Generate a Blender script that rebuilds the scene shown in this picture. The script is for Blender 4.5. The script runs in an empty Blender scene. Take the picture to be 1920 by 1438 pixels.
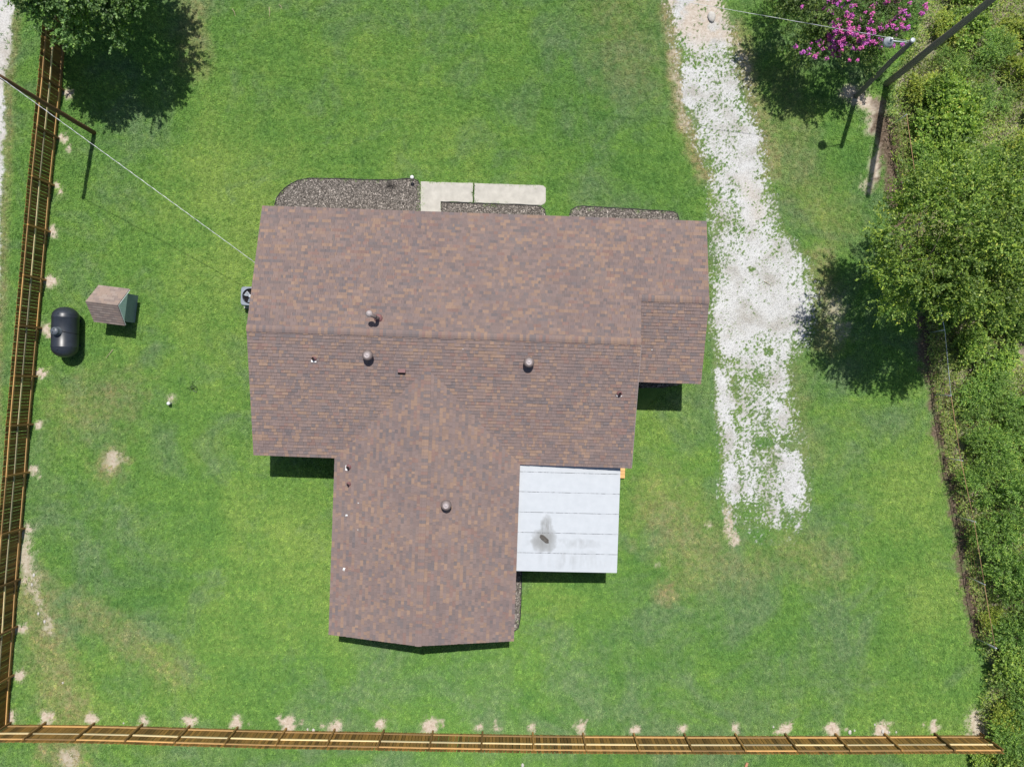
import bpy, math, random
import numpy as np
from mathutils import Vector, Matrix

random.seed(7); RNG = np.random.default_rng(7)
R = math.radians
S = bpy.context.scene
COL = S.collection

# ------------------------------------------------------------------ camera, sky, sun, exposure
H = 36.0; F = 1332.0                        # drone height (m), focal length in photo pixels
cam_d = bpy.data.cameras.new('camera'); cam = bpy.data.objects.new('camera', cam_d); COL.objects.link(cam)
cam_d.sensor_fit = 'HORIZONTAL'; cam_d.sensor_width = 36.0; cam_d.lens = 36.0 * F / 1920.0
cam_d.clip_start = 0.5; cam_d.clip_end = 2000
cam.location = (0, 0, H); cam.rotation_euler = (0, 0, 0)
S.camera = cam

SUN_COT = 0.48; SUN_AZ = 9.5                # shadows fall towards -y and a little -x
SUN_EL = math.degrees(math.atan(1 / SUN_COT))
w = bpy.data.worlds.new('World'); S.world = w; w.use_nodes = True
nt = w.node_tree; nt.nodes.clear()
sky = nt.nodes.new('ShaderNodeTexSky'); sky.sky_type = 'NISHITA'; sky.sun_disc = False
sky.sun_elevation = R(SUN_EL); sky.sun_rotation = R(SUN_AZ); sky.air_density = 1.0; sky.dust_density = 1.2
bg = nt.nodes.new('ShaderNodeBackground'); bg.inputs['Strength'].default_value = 0.075
wo = nt.nodes.new('ShaderNodeOutputWorld')
nt.links.new(sky.outputs[0], bg.inputs[0]); nt.links.new(bg.outputs[0], wo.inputs[0])
sd = bpy.data.lights.new('sun', 'SUN'); sd.energy = 4.3; sd.angle = R(0.53); sd.color = (1.0, 0.955, 0.89)
sun = bpy.data.objects.new('sun', sd); COL.objects.link(sun)
sv = Vector((math.sin(R(SUN_AZ)) * math.cos(R(SUN_EL)), math.cos(R(SUN_AZ)) * math.cos(R(SUN_EL)), math.sin(R(SUN_EL))))
sun.rotation_euler = sv.to_track_quat('Z', 'Y').to_euler(); sun.location = sv * 80
S.view_settings.view_transform = 'Standard'; S.view_settings.look = 'None'
S.view_settings.exposure = 0.45; S.view_settings.gamma = 1.0

def W(px, py, z=0.0):
    """a measured point of the plan: pixel + height -> metres"""
    k = (H - z) / F
    return Vector(((px - 960) * k, (719 - py) * k, z))

# ------------------------------------------------------------------ node helpers
class NT:
    def __init__(s, name, rough=0.8, spec=0.3):
        s.m = bpy.data.materials.new(name); s.m.use_nodes = True; s.t = s.m.node_tree
        s.b = s.t.nodes['Principled BSDF']; s.b.inputs['Roughness'].default_value = rough
        s.b.inputs['Specular IOR Level'].default_value = spec
        s.out = s.t.nodes['Material Output']
    def n(s, k, **kw):
        x = s.t.nodes.new(k)
        for a, v in kw.items(): setattr(x, a, v)
        return x
    def l(s, a, b): s.t.links.new(a, b)
    def put(s, sock, v):
        if isinstance(v, bpy.types.NodeSocket): s.l(v, sock)
        elif isinstance(v, (tuple, list)) and len(v) == 3 and sock.type == 'RGBA': sock.default_value = (*v, 1)
        else: sock.default_value = v
    def pos(s): return s.n('ShaderNodeNewGeometry').outputs['Position']
    def obj(s, ob=None):
        c = s.n('ShaderNodeTexCoord'); c.object = ob
        return c.outputs['Object']
    def attr(s, name, typ='GEOMETRY', out='Fac'):
        a = s.n('ShaderNodeAttribute', attribute_name=name, attribute_type=typ); return a.outputs[out]
    def map(s, v, scale=(1, 1, 1), rot=(0, 0, 0), loc=(0, 0, 0)):
        m = s.n('ShaderNodeMapping'); s.l(v, m.inputs[0])
        m.inputs['Scale'].default_value = scale; m.inputs['Rotation'].default_value = rot; m.inputs['Location'].default_value = loc
        return m.outputs[0]
    def noise(s, v, scale, detail=3, rough=0.55, dist=0):
        x = s.n('ShaderNodeTexNoise'); s.l(v, x.inputs['Vector'])
        x.inputs['Scale'].default_value = scale; x.inputs['Detail'].default_value = detail
        x.inputs['Roughness'].default_value = rough; x.inputs['Distortion'].default_value = dist
        return x.outputs['Fac']
    def vor(s, v, scale, out='Distance'):
        x = s.n('ShaderNodeTexVoronoi'); s.l(v, x.inputs['Vector']); x.inputs['Scale'].default_value = scale
        return x.outputs[out]
    def ramp(s, f, stops, interp='LINEAR'):
        r = s.n('ShaderNodeValToRGB'); r.color_ramp.interpolation = interp
        e = r.color_ramp.elements
        while len(e) < len(stops): e.new(0.5)
        for q, (p, c) in zip(e, stops):
            q.position = p; q.color = (*c, 1) if isinstance(c, tuple) else (c, c, c, 1)
        s.l(f, r.inputs[0]); return r.outputs[0]
    def mix(s, f, a, b, mode='MIX'):
        x = s.n('ShaderNodeMix', data_type='RGBA', blend_type=mode)
        s.put(x.inputs[0], f); s.put(x.inputs[6], a); s.put(x.inputs[7], b); return x.outputs[2]
    def math(s, op, a, b=0.0, clamp=False):
        x = s.n('ShaderNodeMath', operation=op); x.use_clamp = clamp
        s.put(x.inputs[0], a); s.put(x.inputs[1], b); return x.outputs[0]
    def rand(s): return s.n('ShaderNodeObjectInfo').outputs['Random']
    def color(s, c): s.put(s.b.inputs['Base Color'], c); return s
    def bump(s, h, strength=0.5, dist=0.02):
        x = s.n('ShaderNodeBump'); x.inputs['Strength'].default_value = strength; x.inputs['Distance'].default_value = dist
        s.l(h, x.inputs['Height']); s.l(x.outputs[0], s.b.inputs['Normal']); return s

MATS = {}
def simple(name, col, rough=0.7, spec=0.3, metal=0.0, var=0.12, scale=6.0, bump=0.0):
    m = NT(name, rough, spec); p = m.obj()
    n = m.noise(p, scale, 5, 0.65)
    lo = tuple(c * (1 - var) for c in col); hi = tuple(min(1, c * (1 + var)) for c in col)
    m.color(m.ramp(n, [(0.3, lo), (0.7, hi)])); m.b.inputs['Metallic'].default_value = metal
    if bump: m.bump(m.noise(p, scale * 8, 4), bump, 0.01)
    MATS[name] = m.m; return m.m

def grass_nodes(m, typ, dark=1.0):
    """lawn colour from world position and the lawn's own dryness / tone"""
    p = m.pos()
    big = m.noise(p, 0.16, 3, 0.6, 0.4); mid = m.noise(p, 0.75, 4, 0.6, 0.2)
    st = m.noise(m.map(p, (0.35, 1.9, 1), (0, 0, R(28))), 0.9, 3, 0.6, 0.6)
    fine = m.noise(p, 5.5, 4, 0.7)
    f = m.math('ADD', m.math('MULTIPLY', big, 0.34), m.math('MULTIPLY', mid, 0.30))
    f = m.math('ADD', f, m.math('MULTIPLY', st, 0.18)); f = m.math('ADD', f, m.math('MULTIPLY', fine, 0.26))
    f = m.math('ADD', f, m.math('MULTIPLY', m.attr('tone', typ), 0.15))
    d = dark
    c = m.ramp(f, [(0.30, (0.046*d, 0.114*d, 0.037*d)), (0.42, (0.080*d, 0.170*d, 0.044*d)),
                   (0.55, (0.116*d, 0.212*d, 0.050*d)), (0.70, (0.175*d, 0.252*d, 0.066*d))])
    # patches of greyer, bluish grass of another sort
    g = m.math('SUBTRACT', m.noise(p, 0.33, 5, 0.66, 0.6), m.math('MULTIPLY', m.attr('tone', typ), 0.16))
    c = m.mix(m.ramp(g, [(0.47, 0.0), (0.66, 0.85)]), c, m.ramp(m.noise(p, 2.4, 4, 0.7), [(0.32, (0.080*d, 0.150*d, 0.066*d)), (0.68, (0.160*d, 0.214*d, 0.112*d))]))
    dry = m.attr('dry', typ)
    dn = m.math('MULTIPLY', dry, m.ramp(m.noise(p, 3.2, 5, 0.7), [(0.32, 0.25), (0.62, 1.25)]), True)
    c = m.mix(dn, c, m.ramp(m.noise(p, 1.7, 3), [(0.35, (0.215*d, 0.185*d, 0.095*d)), (0.65, (0.285*d, 0.240*d, 0.140*d))]))
    return c, p

def gravel_nodes(m, p):
    a = m.noise(p, 0.8, 4, 0.65); b = m.noise(p, 14, 5, 0.75); v = m.vor(p, 26, 'Color')
    sp = m.n('ShaderNodeSeparateColor'); m.l(v, sp.inputs[0])
    c = m.ramp(a, [(0.34, (0.33, 0.32, 0.295)), (0.5, (0.43, 0.432, 0.425)), (0.7, (0.485, 0.492, 0.495))])
    k = m.math('ADD', m.math('MULTIPLY', b, 0.55), m.math('MULTIPLY', sp.outputs[0], 0.45))
    return m.mix(1.0, c, m.ramp(k, [(0.25, 0.62), (0.5, 0.98), (0.75, 1.08)]), 'MULTIPLY')

def make_ground(name):
    m = NT(name, 0.95, 0.1)
    g, p = grass_nodes(m, 'GEOMETRY', 1.05)
    g = m.mix(m.ramp(m.noise(p, 17, 4, 0.75), [(0.36, 0.55), (0.6, 0.0)]), g, (0.045, 0.085, 0.02))
    soil = m.ramp(m.noise(p, 7.0, 5, 0.75), [(0.3, (0.25, 0.19, 0.14)), (0.5, (0.41, 0.345, 0.28)), (0.68, (0.50, 0.455, 0.40))])
    soil = m.mix(m.math('MULTIPLY', m.attr('litter_shade'), 1.0, True), soil,
                 m.ramp(m.noise(p, 9, 5, 0.8), [(0.35, (0.04, 0.029, 0.021)), (0.52, (0.105, 0.077, 0.055)), (0.68, (0.24, 0.19, 0.15))]))  # dead-leaf browns, darkened to stand in for the thicket's shade
    c = m.mix(m.attr('soil'), g, soil)
    c = m.mix(m.attr('grav'), c, m.mix(m.attr('sand'), gravel_nodes(m, p), soil))
    m.color(c); m.bump(m.noise(p, 22, 5, 0.75), 0.6, 0.03)
    return m.m
GROUND = make_ground('lawn_ground')

def leafy(name, attr=True, col=(0.06, 0.12, 0.02), trans=0.42, gloss=0.4):
    m = NT(name, 0.5, gloss)
    c = m.attr('col', out='Color') if attr else m.mix(0, col, col)
    m.color(c)
    tr = m.n('ShaderNodeBsdfTranslucent'); m.l(m.mix(1.0, c, (1.25, 1.3, 0.55), 'MULTIPLY'), tr.inputs[0])
    mx = m.n('ShaderNodeMixShader'); mx.inputs[0].default_value = trans
    m.l(m.b.outputs[0], mx.inputs[1]); m.l(tr.outputs[0], mx.inputs[2]); m.l(mx.outputs[0], m.out.inputs[0])
    return m.m
LEAF = leafy('leaf')

def make_blade():
    m = NT('grass_blade', 0.65, 0.2)
    c, p = grass_nodes(m, 'INSTANCER', 2.0)
    c = m.mix(1.0, c, m.ramp(m.rand(), [(0.0, (0.50, 0.60, 0.50)), (0.4, (0.92, 0.94, 0.92)), (0.8, (1.15, 1.12, 1.05)), (1.0, (1.6, 1.45, 1.35))]), 'MULTIPLY')
    m.color(c)
    tr = m.n('ShaderNodeBsdfTranslucent'); m.l(c, tr.inputs[0])
    mx = m.n('ShaderNodeMixShader'); mx.inputs[0].default_value = 0.35
    m.l(m.b.outputs[0], mx.inputs[1]); m.l(tr.outputs[0], mx.inputs[2]); m.l(mx.outputs[0], m.out.inputs[0])
    return m.m
BLADE = make_blade()

def make_shingle():
    m = NT('asphalt_shingle', 0.92, 0.18)
    p = m.obj(); c = m.attr('col', out='Color')
    k = m.ramp(m.noise(p, 45, 3, 0.8), [(0.3, 0.84), (0.7, 1.14)])
    c = m.mix(1.0, c, k, 'MULTIPLY')
    big = m.ramp(m.noise(m.pos(), 0.5, 4, 0.6), [(0.3, (0.93, 0.93, 0.95)), (0.7, (1.07, 1.06, 1.03))])
    m.color(m.mix(1.0, c, big, 'MULTIPLY')); m.bump(m.noise(p, 120, 3), 0.35, 0.004)
    return m.m
SHINGLE = make_shingle()

def make_wood(name, lo, hi, stretch=(14, 14, 1.2)):
    m = NT(name, 0.75, 0.25); p = m.obj()
    gr = m.noise(m.map(p, stretch), 3.0, 5, 0.7, 0.8)
    c = m.ramp(gr, [(0.28, lo), (0.72, hi)])
    c = m.mix(1.0, c, m.ramp(m.rand(), [(0.0, (0.48, 0.49, 0.52)), (0.5, (0.92, 0.92, 0.92)), (1.0, (1.36, 1.28, 1.15))]), 'MULTIPLY')
    m.color(c); m.bump(gr, 0.25, 0.006); return m.m
PICKET = make_wood('stained_picket', (0.125, 0.072, 0.018), (0.285, 0.170, 0.050))
RAIL = make_wood('stained_rail', (0.37, 0.22, 0.085), (0.54, 0.345, 0.155), (1.2, 14, 14))
RAILPALE = make_wood('pale_rail', (0.52, 0.43, 0.235), (0.64, 0.56, 0.36), (1.2, 14, 14))
POSTW = make_wood('fence_post_wood', (0.17, 0.10, 0.032), (0.32, 0.195, 0.07))
POLE = make_wood('creosote_pole', (0.060, 0.034, 0.018), (0.125, 0.075, 0.042), (9, 9, 0.5))
POLEGREY = make_wood('weathered_pole', (0.15, 0.14, 0.115), (0.26, 0.245, 0.205), (9, 9, 0.5))
BARK = make_wood('bark', (0.09, 0.07, 0.05), (0.20, 0.165, 0.125), (6, 6, 1.5))
STEPW = make_wood('step_wood', (0.42, 0.24, 0.09), (0.58, 0.38, 0.18), (12, 1.2, 12))
CONC = simple('concrete', (0.385, 0.37, 0.335), 0.9, 0.15, 0, 0.14, 2.2, 0.25)
WALLM = simple('wall_siding', (0.42, 0.36, 0.30), 0.85, 0.2)
FASCIA = simple('brown_fascia', (0.115, 0.075, 0.06), 0.6, 0.3)
BLACKP = simple('black_edging', (0.018, 0.018, 0.02), 0.6, 0.3)
TANKM = simple('black_tank_paint', (0.022, 0.027, 0.036), 0.38, 0.5, 0, 0.25, 2.0)
VENTM = simple('brown_vent_paint', (0.15, 0.12, 0.115), 0.5, 0.4, 0, 0.1)
VENTRING = simple('pale_vent_cap', (0.32, 0.28, 0.28), 0.5, 0.4)
VENTRED = simple('red_brown_flashing', (0.17, 0.085, 0.085), 0.55, 0.4)
DARK = simple('dark_opening', (0.012, 0.011, 0.012), 0.9, 0.1)
GALV = simple('galvanised_steel', (0.48, 0.50, 0.53), 0.42, 0.5, 0.55, 0.1)
ACM = simple('grey_cabinet', (0.19, 0.22, 0.26), 0.5, 0.4)
ALU = simple('aluminium', (0.40, 0.43, 0.46), 0.5, 0.4, 0.2)
WHITEP = simple('white_plastic', (0.6, 0.6, 0.6), 0.4, 0.4)
WIREM = simple('aluminium_wire', (0.5, 0.51, 0.53), 0.5, 0.4, 0.2)
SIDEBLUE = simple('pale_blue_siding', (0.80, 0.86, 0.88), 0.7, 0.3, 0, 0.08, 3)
RUST = simple('rusty_wire', (0.30, 0.19, 0.10), 0.8, 0.3, 0.1)
STONE = simple('pale_stone', (0.40, 0.385, 0.36), 0.9, 0.2, 0, 0.15, 9, 0.5)
BRICKM = simple('red_brick', (0.40, 0.19, 0.12), 0.9, 0.2)
STICK = simple('dead_wood', (0.42, 0.34, 0.24), 0.9, 0.2)
LEAFDEAD = simple('matted_leaves', (0.085, 0.078, 0.07), 0.9, 0.1, 0, 0.5, 30, 0.5)

def make_pink():
    m = NT('pink_blossom', 0.6, 0.2)
    c = m.mix(m.rand(), (0.62, 0.13, 0.36), (0.50, 0.12, 0.48))
    m.color(c); return m.m
PINK = make_pink()

def make_mulch():
    m = NT('mulch', 0.95, 0.1); p = m.pos()
    v = m.vor(m.map(p, (1, 1, 1)), 32, 'Color'); sp = m.n('ShaderNodeSeparateColor'); m.l(v, sp.inputs[0])
    k = m.math('ADD', m.math('MULTIPLY', sp.outputs[0], 0.6), m.math('MULTIPLY', m.noise(p, 18, 5, 0.8), 0.4))
    c = m.ramp(k, [(0.15, (0.042, 0.037, 0.033)), (0.45, (0.125, 0.112, 0.10)), (0.7, (0.215, 0.198, 0.18)), (0.92, (0.36, 0.335, 0.305))])
    c = m.mix(1.0, c, m.ramp(m.noise(p, 1.2, 4), [(0.35, 0.78), (0.65, 1.15)]), 'MULTIPLY')
    m.color(c); m.bump(k, 0.8, 0.03); return m.m
MULCH = make_mulch()
def make_chip():
    m = NT('mulch_chip', 0.95, 0.1); m.color(m.attr('col', out='Color')); return m.m
CHIP = make_chip()

# ------------------------------------------------------------------ mesh helpers
class MB:
    def __init__(s): s.v = []; s.f = []
    def add(s, vs, fs):
        o = len(s.v); s.v += [tuple(v) for v in vs]; s.f += [tuple(i + o for i in f) for f in fs]; return s
    def box(s, x0, x1, y0, y1, z0, z1, mat=None, bev=0.0):
        if bev <= 0:
            vs = [(x0,y0,z0),(x1,y0,z0),(x1,y1,z0),(x0,y1,z0),(x0,y0,z1),(x1,y0,z1),(x1,y1,z1),(x0,y1,z1)]
            fs = [(0,3,2,1),(4,5,6,7),(0,1,5,4),(1,2,6,5),(2,3,7,6),(3,0,4,7)]
        else:
            b = bev; ring = lambda i, z: [(x0+i,y0+i,z),(x1-i,y0+i,z),(x1-i,y1-i,z),(x0+i,y1-i,z)]
            vs = ring(b, z0) + ring(0, z0+b) + ring(0, z1-b) + ring(b, z1)
            fs = [(3,2,1,0),(12,13,14,15)]
            for r in range(3):
                for i in range(4):
                    j = (i+1) % 4; fs.append((r*4+i, r*4+j, r*4+4+j, r*4+4+i))
        if mat is not None: vs = [tuple(mat @ Vector(v)) for v in vs]
        return s.add(vs, fs)
    def tube(s, pts, rad, n=8, cap=True):
        pts = [Vector(p) for p in pts]
        if not isinstance(rad, (list, tuple)): rad = [rad] * len(pts)
        vs = []; fs = []; ref = None
        for i, p in enumerate(pts):
            d = (pts[min(i+1, len(pts)-1)] - pts[max(i-1, 0)]).normalized()
            if ref is None: ref = Vector((0,0,1)) if abs(d.z) < 0.9 else Vector((1,0,0))
            a = d.cross(ref).normalized(); b = d.cross(a).normalized(); ref = a.cross(d)
            for k in range(n):
                t = 2*math.pi*k/n; vs.append(p + (a*math.cos(t) + b*math.sin(t))*rad[i])
        for i in range(len(pts)-1):
            for k in range(n):
                j = (k+1) % n; fs.append((i*n+k, i*n+j, i*n+n+j, i*n+n+k))
        if cap: fs.append(tuple(range(n))[::-1]); fs.append(tuple(range((len(pts)-1)*n, len(pts)*n)))
        return s.add(vs, fs)
    def lathe(s, prof, n=24, c=(0,0,0), mat=None):
        vs = []; fs = []
        for r, z in prof:
            for k in range(n):
                t = 2*math.pi*k/n; v = Vector((c[0]+r*math.cos(t), c[1]+r*math.sin(t), c[2]+z))
                vs.append(mat @ v if mat is not None else v)
        for i in range(len(prof)-1):
            for k in range(n):
                j = (k+1) % n; fs.append((i*n+k, i*n+j, i*n+n+j, i*n+n+k))
        fs.append(tuple(range(n))[::-1]); fs.append(tuple(range((len(prof)-1)*n, len(prof)*n)))
        return s.add(vs, fs)
    def prism(s, poly, z0, z1):
        n = len(poly)
        a = sum(poly[i][0]*poly[(i+1)%n][1]-poly[(i+1)%n][0]*poly[i][1] for i in range(n))
        if a < 0: poly = poly[::-1]
        vs = [(x,y,z0) for x,y in poly] + [(x,y,z1) for x,y in poly]
        fs = [tuple(range(n))[::-1], tuple(range(n, 2*n))] + [(i,(i+1)%n,n+(i+1)%n,n+i) for i in range(n)]
        return s.add(vs, fs)
    def mesh(s, name):
        me = bpy.data.meshes.new(name); me.from_pydata(s.v, [], s.f); me.update(); return me
    def build(s, name, mat, parent=None, smooth=False, kind=None):
        me = s.mesh(name); me.materials.append(mat)
        if smooth: me.shade_smooth()
        return link(name, me, parent, kind)

def link(name, data, parent=None, kind=None, loc=None, rot=None):
    o = bpy.data.objects.new(name, data); COL.objects.link(o); o.parent = parent
    if kind: o['kind'] = kind
    if loc is not None: o.location = loc
    if rot is not None: o.rotation_euler = rot
    return o
def tag(o, label, cat, group=None):
    o['label'] = label; o['category'] = cat
    if group: o['group'] = group
    return o
def thing(name, label, cat, loc=(0,0,0), rz=0.0, group=None):
    o = link(name, None, None, None, loc, (0,0,rz)); o.empty_display_size = 0.3
    return tag(o, label, cat, group)

def np_mesh(name, V, Fq, mat, col=None, attrs=None, smooth=False):
    """mesh from numpy verts (n,3) and quads (m,4)"""
    me = bpy.data.meshes.new(name); V = np.asarray(V, np.float32); Fq = np.asarray(Fq, np.int32)
    me.vertices.add(len(V)); me.vertices.foreach_set('co', V.ravel())
    k = Fq.shape[1]
    me.loops.add(Fq.size); me.loops.foreach_set('vertex_index', Fq.ravel())
    me.polygons.add(len(Fq)); me.polygons.foreach_set('loop_start', np.arange(0, Fq.size, k, dtype=np.int32))
    me.update(calc_edges=True)
    if col is not None:
        a = me.attributes.new('col', 'FLOAT_COLOR', 'POINT')
        a.data.foreach_set('color', np.concatenate([col, np.ones((len(col),1))], 1).astype(np.float32).ravel())
    for n_, d in (attrs or {}).items():
        a = me.attributes.new(n_, 'FLOAT', 'POINT'); a.data.foreach_set('value', np.asarray(d, np.float32).ravel())
    me.materials.append(mat)
    if smooth: me.shade_smooth()
    return me

_tab = np.random.default_rng(3).random((256, 256))
def vn(x, y, s, seed=0):
    x = x*s + seed*17.3; y = y*s + seed*9.1
    xi = np.floor(x).astype(int); yi = np.floor(y).astype(int); fx = x-xi; fy = y-yi
    fx = fx*fx*(3-2*fx); fy = fy*fy*(3-2*fy); t = lambda a, b: _tab[a & 255, b & 255]
    return (t(xi,yi)*(1-fx)+t(xi+1,yi)*fx)*(1-fy)+(t(xi,yi+1)*(1-fx)+t(xi+1,yi+1)*fx)*fy
def fbm(x, y, s, o=4, seed=0, g=0.55):
    r = 0; a = 1; n = 0
    for k in range(o): r = r + a*vn(x, y, s*2**k, seed+k); n += a; a *= g
    return r/n
sstep = lambda a, b, x: (lambda t: t*t*(3-2*t))(np.clip((x-a)/(b-a), 0, 1))
def capd(X, Y, pts):
    """distance (m) from a polyline given in photo pixels on the ground"""
    P = [W(*p) for p in pts]; d = np.full(X.shape, 1e9)
    if len(P) == 1: return np.hypot(X-P[0].x, Y-P[0].y)
    for a, b in zip(P[:-1], P[1:]):
        ex, ey = b.x-a.x, b.y-a.y; L = ex*ex+ey*ey+1e-9
        t = np.clip(((X-a.x)*ex+(Y-a.y)*ey)/L, 0, 1); d = np.minimum(d, np.hypot(X-a.x-t*ex, Y-a.y-t*ey))
    return d
def inpoly(X, Y, poly):
    r = np.zeros(X.shape, bool); n = len(poly)
    for i in range(n):
        x1, y1 = poly[i]; x2, y2 = poly[(i+1) % n]
        c = ((y1 > Y) != (y2 > Y)) & (X < (x2-x1)*(Y-y1)/(y2-y1+1e-12)+x1); r ^= c
    return r

# ------------------------------------------------------------------ plan data
FENCE_L = [(133, -10), (126.5, 80), (120, 170), (110.5, 260), (101.5, 348), (94, 435), (86, 525), (78, 615), (70, 705.5), (62, 795), (55.5, 885), (46.5, 990), (38.5, 1085), (33, 1174), (26, 1265), (20.5, 1354)]
FENCE_B = [(20.5, 1354), (86, 1354), (177.5, 1355), (267.5, 1357), (356, 1360), (446, 1362.5), (537, 1365), (628, 1366.5), (720, 1368), (812, 1370), (905, 1371.5), (999, 1373), (1093, 1374), (1188, 1374.5), (1283, 1375), (1378, 1375), (1472, 1375), (1566, 1375), (1658, 1374.5), (1752, 1374), (1838, 1374)]
WIRE_L = [(1672, 235), (1700, 430), (1728, 560), (1741, 624), (1752, 740), (1770, 858), (1794, 968), (1812, 1080), (1832, 1197)]
# edge between mown lawn and thicket
EDGE = [(1760, -120), (1735, 0), (1700, 100), (1672, 150), (1668, 235), (1690, 380), (1712, 480), (1728, 560), (1741, 640), (1755, 740), (1774, 858), (1800, 968), (1818, 1080), (1838, 1190), (1850, 1260), (1838, 1330), (1850, 1372), (1870, 1410), (1840, 1450), (1830, 1560)]
ANG = R(-2.0)                                           # the house stands 2 degrees off the photo's axes
HR = Matrix.Rotation(ANG, 4, 'Z')
U0, U1, U2 = -11.92, 5.70, 8.80; VF, VR, VB = 7.86, 2.055, -3.75
ZE, PIT = 2.90, 0.2463
ZM = ZE + (VF-VR)*PIT
TU0, TU1, TVB = -8.13, 0.50, -11.98; TUC = (TU0+TU1)/2; THW = (TU1-TU0)/2; ZT = ZE + THW*PIT
WV0, WVR = 0.28, 4.07; ZW = ZE + (VF-WVR)*PIT
def hw(u, v, z=0): return HR @ Vector((u, v, z))
BED_A = [(514, 420), (515, 385), (519, 372), (527, 360), (541, 348), (558, 339), (580, 334.5), (640, 336), (700, 338), (740, 337.5), (762, 335.5), (776, 336), (784, 340), (788, 349), (788.5, 425)]
BED_B = [(827, 430), (827, 379.5), (1005, 386), (1015, 388), (1021, 394), (1023, 405), (1023, 435)]
BED_C = [(1066, 440), (1068, 404), (1071, 394), (1080, 388.5), (1092, 387), (1262, 397), (1269, 401), (1273, 411), (1274, 446)]
BED_D = [(955, 1050), (978.5, 1051), (977, 1120), (975, 1165), (971, 1178), (962, 1184), (950, 1184)]
BED_E = [(1170, 690), (1290, 692), (1272, 722), (1240, 727), (1170, 727)]
BEDS = [[tuple(W(*p).xy) for p in b] for b in (BED_A, BED_B, BED_C, BED_D, BED_E)]
PATH_1 = [(789, 341), (887, 344), (886.5, 379.5), (826.5, 378), (826.5, 425), (789, 424)]
PATH_2 = [(889.5, 344.2), (1012, 348), (1019, 349), (1023, 353), (1023, 378), (1021, 383), (1016, 385), (889, 380)]
PATHS = [[tuple(W(*p).xy) for p in b] for b in (PATH_1, PATH_2)]

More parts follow.
